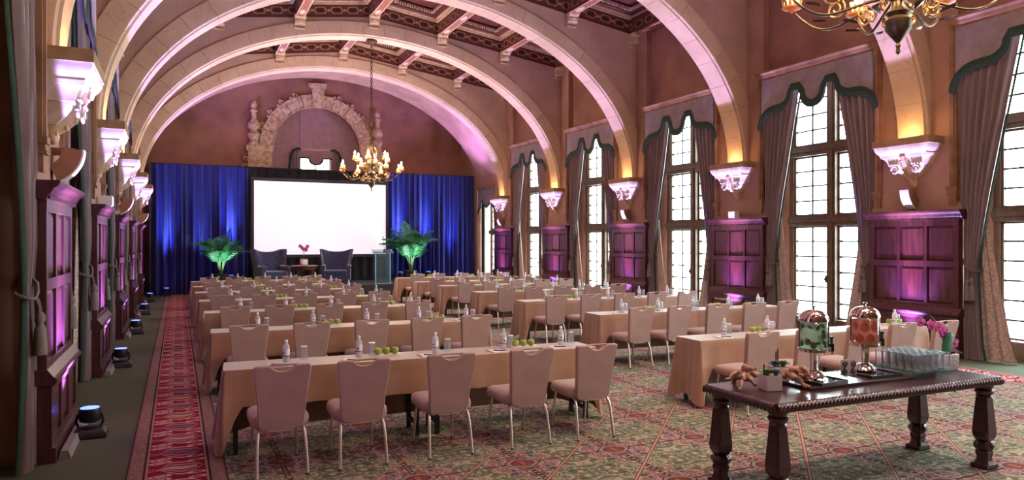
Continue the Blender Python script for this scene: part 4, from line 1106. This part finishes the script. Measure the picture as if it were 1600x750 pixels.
# ------------------------------------------------------------------ seminar tables, cloths, chairs, place settings
TLEN, TDEP, TZ = 1.83, .457, .76
def table_proto():
    P = put('seminar_table', None)
    obj('table_board', MB().box(0.01, TLEN - .01, .005, TDEP - .005, .725, .75), 'table_ply', P)
    for x in (.10, TLEN - .10):
        for y in (.06, TDEP - .06): obj('leg', MB().box(x - .02, x + .02, y - .02, y + .02, 0, .725), 'table_black', P)
        obj('leg_brace', MB().box(x - .015, x + .015, .08, TDEP - .08, .10, .13), 'table_black', P)
    return P
def cloth_mesh(free):
    # outline runs along the front edge, round the free end, along the back edge
    pts = []; rc = .02
    def add(x, y, nx, ny, L, fl): pts.append((x, y, nx, ny, L, fl))
    N = 26
    for i in range(N + 1):
        x = TLEN - (TLEN - rc) * i / N; d = x
        add(x, 0, 0, -1, .32 + .37 * max(0, 1 - d / .13), .012 + .035 * max(0, 1 - d / .16))
    for i in range(1, 8):
        a = PI / 2 * i / 8; add(rc - rc * math.sin(a), rc - rc * math.cos(a), -math.sin(a), -math.cos(a), .70 + .02 * math.sin(PI * i / 8), .045 + .045 * math.sin(PI * i / 8))
    for i in range(13):
        y = rc + (TDEP - 2 * rc) * i / 12; add(0, y, -1, 0, .70 - .07 * math.sin(PI * i / 12), .05 - .02 * math.sin(PI * i / 12))
    for i in range(1, 8):
        a = PI / 2 * i / 8; add(rc - rc * math.cos(a), TDEP - rc + rc * math.sin(a), -math.cos(a), math.sin(a), .70, .045 + .045 * math.sin(PI * i / 8))
    for i in range(N + 1):
        x = rc + (TLEN - rc) * i / N; add(x, TDEP, 0, 1, .62 + .08 * max(0, 1 - x / .2), .012 + .05 * max(0, 1 - x / .2))
    m = MB(); rings = []; W_ = 8; s = 0; k = random.Random(5)
    for i, (x, y, nx, ny, L, fl) in enumerate(pts):
        if i: s += math.dist((x, y), pts[i - 1][:2]) + .05 * math.dist((nx, ny), pts[i - 1][2:4])
        col = [(x, y, TZ)]
        for w in range(1, W_ + 1):
            t = w / W_
            rip = (.010 * math.sin(s * 17) + .006 * math.sin(s * 41)) * t
            if fl > .03: rip += .030 * math.sin(s * 46) * t * min(1, (fl - .02) / .03)
            o = .006 + fl * t ** 1.1 + rip + (.004 if w == 1 else 0)
            col.append((x + nx * o, y + ny * o, max(.02, TZ - .004 - L * t)))
        rings.append(col)
    m.rings(rings, cap=False, closed=False)
    n = len(pts); m.add([(p[0], p[1], TZ) for p in pts], [tuple(range(n))])
    if free == 'b': m.v = [(TLEN - x, y, z) for x, y, z in m.v]; m.f = [f[::-1] for f in m.f]
    return m.mesh('tablecloth', 'cloth_tan', 42)
CLOTH = {'a': cloth_mesh('a'), 'b': cloth_mesh('b')}
TBL = table_proto()
def chair_proto():
    P = put('banquet_chair', None)      # faces +y, origin on the floor under the seat
    # seat cushion: rounded box
    def rrect(hx, y0, y1, r, z):
        out = []
        for cx, cy, a0 in ((hx - r, y1 - r, 0), (-hx + r, y1 - r, 1), (-hx + r, y0 + r, 2), (hx - r, y0 + r, 3)):
            for i in range(5):
                a = (a0 + i / 4) * PI / 2; out.append((cx + r * math.cos(a), cy + r * math.sin(a), z))
        return out
    obj('seat', MB().rings([rrect(.205, -.20, .25, .06, .385), rrect(.222, -.215, .265, .07, .395), rrect(.228, -.22, .27, .07, .43), rrect(.222, -.215, .265, .07, .465), rrect(.20, -.195, .245, .06, .482), rrect(.14, -.14, .18, .05, .488)]), 'chair_fabric', P, 50)
    # backrest: tapered slab with a scooped hand hold in its top edge
    out = [(-.165, .385), (-.12, .37), (.12, .37), (.165, .385), (.178, .42), (.186, .55), (.200, .70), (.215, .82), (.220, .885), (.212, .900), (.195, .906), (.115, .906), (.10, .900), (.06, .868), (.03, .856), (0, .853), (-.03, .856), (-.06, .868), (-.10, .900), (-.115, .906), (-.195, .906), (-.212, .900), (-.220, .885), (-.215, .82), (-.200, .70), (-.186, .55), (-.178, .42)]
    def by(z): return -.205 - .10 * ((z - .37) / .54) ** 1.2
    b = MB(); n = len(out); fr_, bk = [], []
    c = (0, .62)
    def inset(p, q): return (p[0] + (c[0] - p[0]) * q, p[1] + (c[1] - p[1]) * q)
    R4 = []
    for q, dy in ((.03, -.030), (.0, -.018), (.0, .018), (.03, .030)):
        R4.append([(lambda e: (e[0], by(e[1]) + dy, e[1]))(inset(p, q)) for p in out])
    b.rings(R4); obj('backrest', b, 'chair_fabric', P, 40)
    obj('handle', MB().tube([(-.118, by(.9) , .902), (-.06, by(.9), .904), (.06, by(.9), .904), (.118, by(.9), .902)], .009, 6), 'chair_fabric', P, 60)
    obj('back_rail', MB().box(-.10, .10, -.235, -.20, .362, .375), 'chair_metal', P)
    for s_ in (-1, 1):
        L_ = obj('leg', MB().tube([(s_ * .165, -.12, .385), (s_ * .172, -.19, .375), (s_ * .180, -.222, .34), (s_ * .186, -.24, .27), (s_ * .195, -.29, .012)], .0135, 8), 'chair_metal', P, 60)
        obj('glide', MB().lathe([(.015, 0), (.0145, .02)], 8, (s_ * .195, -.29, 0)), 'chair_cap', L_, 40)
        L_ = obj('leg', MB().tube([(s_ * .175, .20, .39), (s_ * .19, .27, .012)], .0125, 8), 'chair_metal', P, 60)
        obj('glide', MB().lathe([(.015, 0), (.0145, .02)], 8, (s_ * .19, .27, 0)), 'chair_cap', L_, 40)
    return P
CHAIR = chair_proto()
def bottle_proto():
    P = put('water_bottle', None)
    obj('body', MB().lathe([(.028, 0), (.032, .006), (.032, .135), (.029, .15), (.016, .172), (.013, .178), (.013, .186)], 14), 'bottle_plastic', P, 40)
    lb = obj('label', MB().lathe([(.0328, .062), (.0328, .125)], 16, cap=False), 'label_white', P, 40)
    obj('label_stripe', MB().lathe([(.0332, .056), (.0332, .064)], 16, cap=False), 'label_band', lb, 40)
    obj('label_mark', MB().box(-.009, .009, -.0345, -.0325, .082, .094), 'label_band', lb)
    obj('cap', MB().lathe([(.0155, .184), (.0155, .205), (.013, .207)], 12), 'cap_white', P, 40)
    return P
BOT = bottle_proto()
def glass_proto():
    P = put('water_glass', None)
    obj('tumbler', MB().lathe([(.036, 0), (.036, .004), (.031, .118), (.029, .118), (.033, .006)], 16, cap=False), 'clear_glass', P, 40)
    obj('paper_lid', MB().lathe([(.0325, .118), (.0325, .123)], 16), 'cap_white', P, 40)
    return P
GLS = glass_proto()
PAD = bevel(obj('note_pad', MB().box(-.075, .075, -.10, .10, 0, .006), 'paper'), .001, 1)
def pen_proto():
    P = put('pen', None)
    obj('barrel', MB().tube([(-.065, 0, .005), (.055, 0, .005)], .0048, 7), 'black_plastic', P, 40)
    obj('tip', MB().tube([(.055, 0, .005), (.068, 0, .004)], [.0046, .001], 7), 'chrome', P, 40)
    obj('clip', MB().box(-.066, -.03, -.0015, .0015, .0095, .0108), 'chrome', P)
    return P
PEN = pen_proto()
NAP = obj('fruit_napkin', MB().box(-.15, .15, -.06, .06, 0, .004).box(-.16, .16, -.012, .065, .004, .006, R(4)), 'napkin')
def apple_proto():
    P = put('green_apple', None)
    obj('fruit', MB().lathe([(.006, .006), (.016, .0), (.027, .008), (.036, .026), (.038, .04), (.034, .056), (.024, .066), (.012, .066), (.004, .058)], 14), 'apple', P, 60)
    obj('stem', MB().tube([(0, 0, .056), (.003, 0, .068), (.008, .002, .078)], .0018, 5), 'stem_brown', P, 60)
    return P
APL = apple_proto()
LROWS = [(.36, 6.57, -3.6), (.37, 9.33, -2.4), (.376, 11.93, -2.2), (.37, 14.34, -1.5), (.353, 16.75, -1.6), (.354, 18.95, -2), (.34, 21.4, -2)]
RROWS = [(5.32, 6.23, -3.2), (5.82, 9.10, -2.2), (5.84, 11.69, -2.2), (5.98, 14.24, -1.5), (6.02, 16.66, -1.5), (6.0, 18.6, -2), (6.13, 20.9, -2)]
OFF = [.42, 1.10, 1.84, 2.57, 3.25]
kr = random.Random(21)
for rows, blk, near_to in ((LROWS, 'runner block', 'the runner'), (RROWS, 'window block', 'the centre aisle')):
    right = rows is RROWS
    for r_, (X0, Y0, deg) in enumerate(rows):
        a = R(deg); ca, sa = math.cos(a), math.sin(a)
        def W2(x, y, z=0): return (X0 + x * ca - y * sa, Y0 + x * sa + y * ca, z)
        rowname = '%s row, %s' % (ORD[r_], blk)
        for t in range(2):
            end = ('end at ' + near_to) if t == 0 else ('end away from ' + near_to)
            place(TBL, 'tb', 'narrow seminar table under tan cloth, %s, %s' % (end, rowname), 'table', W2(t * (TLEN + .004), 0), a, 'seminar tables')
            tag(put('tablecloth', CLOTH['a' if t == 0 else 'b'], None, W2(t * (TLEN + .004), 0), (0, 0, a)), 'tan tablecloth on table, %s, %s' % (end, rowname), 'tablecloth', 'tan tablecloths')
            ax = (1.49, 2.96)[t] if not right else (1.12, 2.45)[t]
            if right and r_ == 0 and t == 1: ax = 3.45
            n_ = tag(NAP if 'na' not in used else NAP.copy(), 'white napkin under green apples, table %s, %s' % (end, rowname), 'napkin', 'fruit napkins')
            if 'na' in used: COL.objects.link(n_)
            used['na'] = 1; n_.location = W2(ax, .33, TZ + .001); n_.rotation_euler = (0, 0, a)
            for q in range(3):
                place(APL, 'ap', 'green apple, %s of three, %s, %s' % (SEAT[q], end, rowname), 'apple', W2(ax - .085 + .085 * q, .33 + kr.uniform(-.01, .01), TZ + .0075), kr.random() * 6, 'green apples')
        for c, off in enumerate(OFF):
            dy = (-.42 if r_ == 0 else -.30) if not right else -.22
            j = kr.uniform(-.025, .025)
            seat = '%s seat from %s, %s' % (SEAT[c], near_to, rowname)
            ch = place(CHAIR, 'chair', 'taupe banquet chair, ' + seat, 'chair', W2(off + j, dy + kr.uniform(-.02, .02)), a * .4 + R(kr.uniform(-2.5, 2.5)), 'banquet chairs')
            place(BOT, 'bo', 'clear water bottle with white label, ' + seat, 'bottle', W2(off + .13 + kr.uniform(-.02, .02), .27 + kr.uniform(-.02, .02), TZ + .001), kr.random() * 1.2 - .9, 'water bottles')
            place(GLS, 'gl', 'upturned water glass with paper lid, ' + seat, 'glass', W2(off + .27 + kr.uniform(-.02, .02), .36 + kr.uniform(-.02, .02), TZ + .001), 0, 'water glasses')
            pd = PAD if 'pd' not in used else PAD.copy()
            if 'pd' in used: COL.objects.link(pd)
            used['pd'] = 1
            pd.location = W2(off + .02, .135, TZ + .001); pd.rotation_euler = (0, 0, a + R(kr.uniform(-4, 4))); tag(pd, 'white note pad, ' + seat, 'note pad', 'note pads')
            place(PEN, 'pe', 'black pen lying on note pad, ' + seat, 'pen', W2(off + .04, .11, TZ + .0075), a + R(-18 + kr.uniform(-12, 12)), 'pens')

# ------------------------------------------------------------------ carved buffet table and what stands on it
BT = thing('carved_buffet_table', 'dark carved wooden buffet table with rope-twist edge and turned legs', 'table', (4.93, 3.90, 0), R(-1.6))
bx_, by_, bz = 1.21, .37, .765
bevel(obj('table_top', MB().box(-bx_, bx_, -by_, by_, bz - .05, bz), 'buffet_wood', BT), .008)
def rope_edge(p0, p1):
    m = MB(); L_ = math.dist(p0, p1); N = int(L_ / .006); rr = []
    d = ((p1[0] - p0[0]) / L_, (p1[1] - p0[1]) / L_)
    for i in range(N + 1):
        s = L_ * i / N; ring = []
        for j in range(12):
            a = 2 * PI * j / 12; r = .032 + .005 * math.sin(2 * a + s * 2 * PI / .036)
            ring.append((p0[0] + d[0] * s - d[1] * r * math.cos(a), p0[1] + d[1] * s + d[0] * r * math.cos(a), bz - .032 + r * math.sin(a)))
        rr.append(ring)
    m.rings(rr); return m
C4 = [(-bx_, -by_), (bx_, -by_), (bx_, by_), (-bx_, by_)]
for i in range(4): obj('rope_edge', rope_edge(C4[i], C4[(i + 1) % 4]), 'buffet_wood', BT, 60)
def sq(h, z): return [(-h, -h, z), (h, -h, z), (h, h, z), (-h, h, z)]
def octo(h, z): c = h * .55; return [(h, -c, z), (h, c, z), (c, h, z), (-c, h, z), (-h, c, z), (-h, -c, z), (-c, -h, z), (c, -h, z)]
fl = []
for z, r in ((.155, .05), (.165, .062), (.185, .074), (.205, .074), (.225, .062), (.235, .048)):
    fl.append([(r * (1 + .07 * math.cos(8 * t)) * math.cos(t), r * (1 + .07 * math.cos(8 * t)) * math.sin(t), z) for t in [2 * PI * q / 32 for q in range(32)]])
def octo2(h, z, c=.62): k = h * c; return [(h, -k, z), (h, k, z), (k, h, z), (-k, h, z), (-h, k, z), (-h, -k, z), (-k, -h, z), (k, -h, z)]
LEGM = [('foot_block', MB().rings([sq(.066, 0), sq(.07, .02), sq(.066, .045)]), None), ('lower_shaft', MB().rings([octo2(.062, .045), octo2(.05, .07), octo2(.046, .10), octo2(.056, .13), octo2(.05, .155)]), None), ('fluted_bulb', MB().rings(fl), 60),
        ('shaft', MB().rings([octo2(.048, .235, .75), octo2(.066, .27, .75), octo2(.070, .31, .75), octo2(.048, .585, .75), octo2(.046, .59, .75)]), None),
        ('capital', MB().lathe([(.05, .585), (.062, .60), (.055, .615), (.068, .632), (.072, .65), (.058, .665), (.07, .685), (.07, .715)], 20), 40)]
LEGS = [(n_, m_.mesh(n_, 'buffet_wood', s_)) for n_, m_, s_ in LEGM]
for x in (-bx_ + .085, bx_ - .085):
    for y in (-by_ + .075, by_ - .075):
        lg = put('leg', LEGS[3][1], BT, (x, y, 0))
        for i, (n_, me) in enumerate(LEGS):
            if i != 3: put(n_, me, lg)
Z0 = bz + .001
tag(bevel(obj('wooden_board', MB().box(-.58, .58, -.15, .15, 0, .022), 'buffet_wood', None, None, (4.86, 3.90, Z0), (0, 0, R(-1.6))), .004), 'long dark wooden board under the drink dispensers', 'board')
Z1 = Z0 + .023
def tray(lab, loc, rz, hx, hy):
    T_ = thing('mirror_tray', lab, 'tray', loc, rz, 'mirror trays')
    obj('tray_base', MB().box(-hx, hx, -hy, hy, 0, .012), 'black_plastic', T_)
    obj('mirror', MB().box(-hx + .012, hx - .012, -hy + .012, hy - .012, .0125, .014), 'mirror_tray', T_)
    f_ = MB(); ringbox(f_, hx, hy, .01, .012, .022); obj('tray_rim', f_, 'iron', T_)
tray('black mirrored tray under the mint water dispenser', (4.53, 3.90, Z1), R(4), .155, .125)
tray('black mirrored tray under the grapefruit water dispenser', (5.16, 3.93, Z1), R(-4), .17, .14)
def dispenser(lab, loc, kind):
    D = thing('drink_dispenser', lab, 'drink dispenser', loc, R(-28), 'drink dispensers')
    obj('pedestal', MB().lathe([(.085, 0), (.09, .012), (.072, .03), (.062, .045), (.035, .055), (.028, .07), (.030, .17), (.034, .19), (.06, .2)], 24), 'chrome', D, 40)
    obj('base_ring', MB().lathe([(.10, .2), (.118, .203), (.118, .225), (.112, .23)], 28), 'chrome', D, 40)
    obj('glass_cylinder', MB().lathe([(.112, .23), (.113, .24), (.113, .445), (.111, .445), (.111, .24)], 28, cap=False), 'thin_glass', D, 40)
    obj('drink', MB().lathe([(.108, .232), (.108, .428)], 24), 'mint_water' if kind == 'mint' else 'pink_water', D, 40)
    lid = obj('dome_lid', MB().lathe([(.116, .44), (.117, .452), (.112, .47), (.098, .497), (.072, .517), (.04, .528), (.01, .531)], 28), 'copper_chrome', D, 60)
    obj('knob', MB().lathe([(.008, .53), (.007, .545), (.018, .552), (.018, .558), (.008, .562)], 12), 'chrome', lid, 40)
    sp_ = obj('spigot', MB().box(.112, .145, -.012, .012, .235, .262).box(.135, .155, -.011, .011, .2, .262), 'black_plastic', D)
    obj('spigot_lever', MB().box(.132, .142, -.016, .016, .262, .315).box(.128, .15, -.016, .016, .305, .318), 'black_plastic', sp_)
    obj('spigot_nozzle', MB().lathe([(.008, .175), (.011, .2)], 8, (.145, 0, 0)), 'chrome', sp_, 40)
    obj('side_knob', MB().ball((-.03, -.125, .425), .017, 8, 6), 'copper_chrome', D, 60)
    k = random.Random(3)
    def slice_(an, z, r, face, rim):
        c, s_ = math.cos(an), math.sin(an); m = MB(); q = .1085
        def P3(u, v, d): return (c * (q + d) - s_ * u, s_ * (q + d) + c * u, z + v)
        n = 20; m.add([P3(r * math.cos(2 * PI * i / n), r * math.sin(2 * PI * i / n), -.004 - (r * math.cos(2 * PI * i / n)) ** 2 * 4.0) for i in range(n)] + [P3(r * math.cos(2 * PI * i / n), r * math.sin(2 * PI * i / n), .0005 - (r * math.cos(2 * PI * i / n)) ** 2 * 4.0) for i in range(n)], [tuple(range(n, 2 * n))] + [(i, (i + 1) % n, n + (i + 1) % n, n + i) for i in range(n)])
        o = obj('fruit_slice', m, rim, D)
        for w in range(8):
            a0, a1 = 2 * PI * w / 8 + .10, 2 * PI * (w + 1) / 8 - .10
            pl = [(.10 * r * math.cos((a0 + a1) / 2), .10 * r * math.sin((a0 + a1) / 2))] + [(.84 * r * math.cos(a0 + (a1 - a0) * t / 3), .84 * r * math.sin(a0 + (a1 - a0) * t / 3)) for t in range(4)]
            g = MB(); g.add([P3(u, v, .0014 - u * u * 4.0) for u, v in pl], [tuple(range(5))]); obj('segment', g, face, o)
    if kind == 'mint':
        for i, (an, z) in enumerate(((-1.95, .262), (-2.35, .285), (-1.15, .335), (-.9, .262), (-2.9, .27))): slice_(an, z, .026, 'lime', 'mint')
        for i in range(46):
            an = -PI + k.random() * 2 * PI; z = (.36 + .065 * k.random()) if i < 30 else (.25 + .09 * k.random()); q = .1092; t = k.uniform(0, PI)
            c, s_ = math.cos(an), math.sin(an); m = MB(); pl = [(-.024, 0), (-.010, .011), (.008, .011), (.024, 0), (.008, -.011), (-.010, -.011)]
            vs = []
            for u, v in pl:
                uu, vv = u * math.cos(t) - v * math.sin(t), u * math.sin(t) + v * math.cos(t)
                vs.append((c * (q - uu * uu * 4) - s_ * uu, s_ * (q - uu * uu * 4) + c * uu, z + vv))
            m.add(vs, [tuple(range(6))]); obj('mint_leaf', m, 'mint', D)
    else:
        for r_, z in enumerate((.275, .345)):
            for i in range(8): slice_(i * 2 * PI / 8 + r_ * .36, z + .02 * (r_ == 1) + k.uniform(-.005, .005), .042, 'grapefruit', 'rind')
        for i in range(9): slice_(i * 2 * PI / 9 + .1, .408, .014, 'grapefruit', 'rind')
    return D
dispenser('glass drink dispenser of mint and lime water with domed silver lid', (4.55, 3.99, Z1 + .023), 'mint')
dispenser('glass drink dispenser of grapefruit slices with domed silver lid', (5.18, 4.02, Z1 + .023), 'grapefruit')
# card holder
H_ = thing('card_holder', 'black iron scroll holder with a blank white card before the dispensers', 'card holder', (4.80, 3.87, Z1 + .023), R(-20))
obj('card', MB().box(-.065, .065, .0, .004, .012, .135), 'paper', H_)
for s_ in (-1, 1):
    p = []
    for i in range(40):
        t = i / 39
        if t < .5: b = t * 2; an = 2.6 * PI * (1 - b); r = .022 * (.3 + .7 * b); p.append((s_ * .035 + r * math.cos(an), -.008, .10 + r * math.sin(an)))
        else: b = (t - .5) * 2; an = PI + 2.6 * PI * b; r = .022 * (1 - .7 * b); p.append((s_ * .035 + r * math.cos(an), -.008, .042 + r * math.sin(an)))
    sc_ = obj('iron_scroll', MB().tube(p, .0045, 5), 'iron', H_, 60)
    obj('foot', MB().tube([(s_ * .035, -.008, .02), (s_ * .035, -.03, .006), (s_ * .035, -.034, .0)], .004, 5), 'iron', sc_, 60)
    obj('card_rest', MB().box(s_ * .035 - .004, s_ * .035 + .004, -.012, .02, 0, .008), 'iron', sc_)

def planter(lab, loc, rz, kinds):
    P = thing('succulent_planter', lab, 'planter', loc, rz, 'succulent planters'); h, z1 = .062, .115
    pm = MB().rings([sq(h - .002, 0), sq(h, .004), sq(h, z1), sq(h - .008, z1), sq(h - .008, z1 - .02)]); obj('box', pm, 'white_ceramic', P)
    obj('gravel', MB().box(-h + .008, h - .008, -h + .008, h - .008, z1 - .03, z1 - .012), 'kick_grey', P)
    for kx, ky, r, mt in kinds:
        ro = obj('succulent', MB().lathe([(.012, z1 - .012), (.016, z1 + .01), (.006, z1 + .02)], 8, (kx, ky, 0)), mt, P, 50)
        for ring, (n, tilt, L_) in enumerate(((9, .35, 1.0), (8, .75, .85), (6, 1.1, .6))):
            for i in range(n):
                a = 2 * PI * (i + ring * .5) / n; c, s_ = math.cos(a), math.sin(a); m = MB(); rr = []
                for t in (0, .35, .7, .92, 1.0):
                    q = r * L_ * t * math.cos(tilt); z = z1 + .008 + r * L_ * t * math.sin(tilt); w = r * .30 * (math.sin(PI * (.15 + .8 * t)) if t < 1 else .05); th_ = .25 * w
                    rr.append([(kx + c * q - s_ * w, ky + s_ * q + c * w, z + th_), (kx + c * q, ky + s_ * q, z - th_), (kx + c * q + s_ * w, ky + s_ * q - c * w, z + th_), (kx + c * q, ky + s_ * q, z + th_ * .4)])
                m.rings(rr); obj('leaf', m, mt, ro, 60)
    return P
planter('white cube planter with green and grey succulents at the table corner', (4.025, 3.93, Z0), R(-14), ((-.03, -.01, .062, 'succulent_green'), (.034, -.022, .058, 'succulent_grey'), (-.01, .034, .045, 'succulent_green')))
planter('white cube planter with succulents half hidden behind the driftwood', (4.36, 4.17, Z0), R(-10), ((-.034, 0, .062, 'succulent_grey'), (.036, -.01, .06, 'succulent_green')))
for i, (x, y, h, lab) in enumerate(((3.995, 3.96, .19, 'black stick standing in the nearer succulent planter'), (4.35, 4.185, .23, 'shorter black stick in the farther succulent planter'), (4.375, 4.19, .25, 'taller black stick in the farther succulent planter'))):
    tag(obj('black_stick', MB().lathe([(.005, .104), (.006, .11), (.006, h - .01), (.005, h)], 8, (x, y, Z0)), 'black_plastic', None, 40), lab, 'stick', 'black sticks')
def driftwood(lab, loc, seed, n, spread, rz):
    P = thing('driftwood', lab, 'driftwood', loc, rz, 'driftwood pieces'); k = random.Random(seed); m = MB()
    for i in range(n):
        a = 2 * PI * i / n + k.uniform(-.4, .4); pts = []; rs = []
        p = Vector((k.uniform(-.03, .03), k.uniform(-.02, .02), .06 + .07 * k.random())); h = a; r0 = k.uniform(.022, .034); L_ = 11
        for q in range(L_):
            t = q / (L_ - 1); pts.append(tuple(p)); rs.append(max(.008, r0 * (1 - .6 * t) * (1 + .35 * math.sin(q * 2.1 + i))))
            h += k.uniform(-.75, .75)
            p = p + Vector((math.cos(h) * 1.3, math.sin(h) * .8, k.uniform(-1.1, .9) - .25 * t)) * .0165 * spread
            p.z = max(rs[-1] * .8, min(.155, p.z))
        m.tube(pts, rs, 8)
    o = obj('gnarled_wood', m, 'driftwood', P, 80)
    rm = o.modifiers.new('fuse', 'REMESH'); rm.mode = 'VOXEL'; rm.voxel_size = .006; rm.use_smooth_shade = True
    return P
driftwood('gnarled pale driftwood at the table end behind the cube planter', (3.98, 4.15, Z0), 4, 9, 1.15, R(20))
driftwood('gnarled pale driftwood between planter and mint dispenser', (4.27, 3.96, Z0), 9, 8, 1.1, R(-35))
# glass shelf with tumblers
G = thing('glass_shelf_tray', 'square green-edged glass tray on clear feet holding tumblers', 'tray', (5.61, 3.90, Z0), R(-3))
obj('glass_plate', MB().box(-.235, .235, -.22, .22, .05, .058), 'teal_glass', G)
for x in (-.16, .16):
    for y in (-.15, .15): obj('foot', MB().prism([(-.03, 0), (-.018, 0), (.03, .05), (.018, .05)], -.02, .02, lambda a, b, h: (x + (a if x < 0 else -a), y + h, b)), 'acrylic', G)
TG = MB().lathe([(.024, 0), (.026, .003), (.030, .135), (.0285, .135), (.0245, .018), (.004, .016)], 14).mesh('drinking_glass', 'tumbler_glass', 40)
TRM = MB().torus((0, 0, .135), .0293, .0013, 16, 5).mesh('rim', 'acrylic_edge', 60)  # pale ring added as a bright glint round the rim
TBS = MB().lathe([(.0243, .001), (.0248, .014)], 14).mesh('sparkle_base', 'bottle_plastic', 40)  # whitish base disc added to imitate sparkle in the glass
for i in range(6):
    for j in range(6):
        x, y = -.185 + i * .071, -.175 + j * .069
        dg = tag(put('drinking_glass', TG, None, (5.61 + x + y * .052, 3.90 + y - x * .052, Z0 + .0585)), 'clear tumbler on glass tray, %s column from the dispensers, %s row back' % (['first', 'second', 'third', 'fourth', 'fifth', 'sixth'][i], ['front', 'second', 'third', 'fourth', 'fifth', 'last'][j]), 'glass', 'tumblers on the glass tray'); put('rim', TRM, dg); put('sparkle_base', TBS, dg)
OP = thing('orchid_planter', 'magenta orchid in a textured white rectangular pot at the buffet end', 'orchid', (6.0, 3.94, Z0), R(-8))
bevel(obj('pot', MB().rings([[(-a, -b, z), (a, -b, z), (a, b, z), (-a, b, z)] for a, b, z in ((.125, .085, 0), (.135, .095, .02), (.14, .10, .14), (.125, .085, .14), (.122, .082, .11))]), 'textured_ceramic', OP, 50), .012, 3)
obj('moss', MB().box(-.11, .11, -.07, .07, .09, .115), 'succulent_green', OP)
orchid(OP, (.08, 0, .11), .40, 8, .045, 2.2, stems=1, fan=1.)
lf = MB().rings([[(.06 + .05 * t - w, -.03, .12 + .2 * t), (.06 + .05 * t, -.045, .12 + .2 * t), (.06 + .05 * t + w, -.03, .12 + .2 * t), (.06 + .05 * t, -.038, .12 + .2 * t)] for t, w in ((0, .02), (.2, .055), (.5, .07), (.8, .055), (.95, .03), (1, .005))])
obj('broad_leaf', lf, 'palm_leaf', OP, 60)
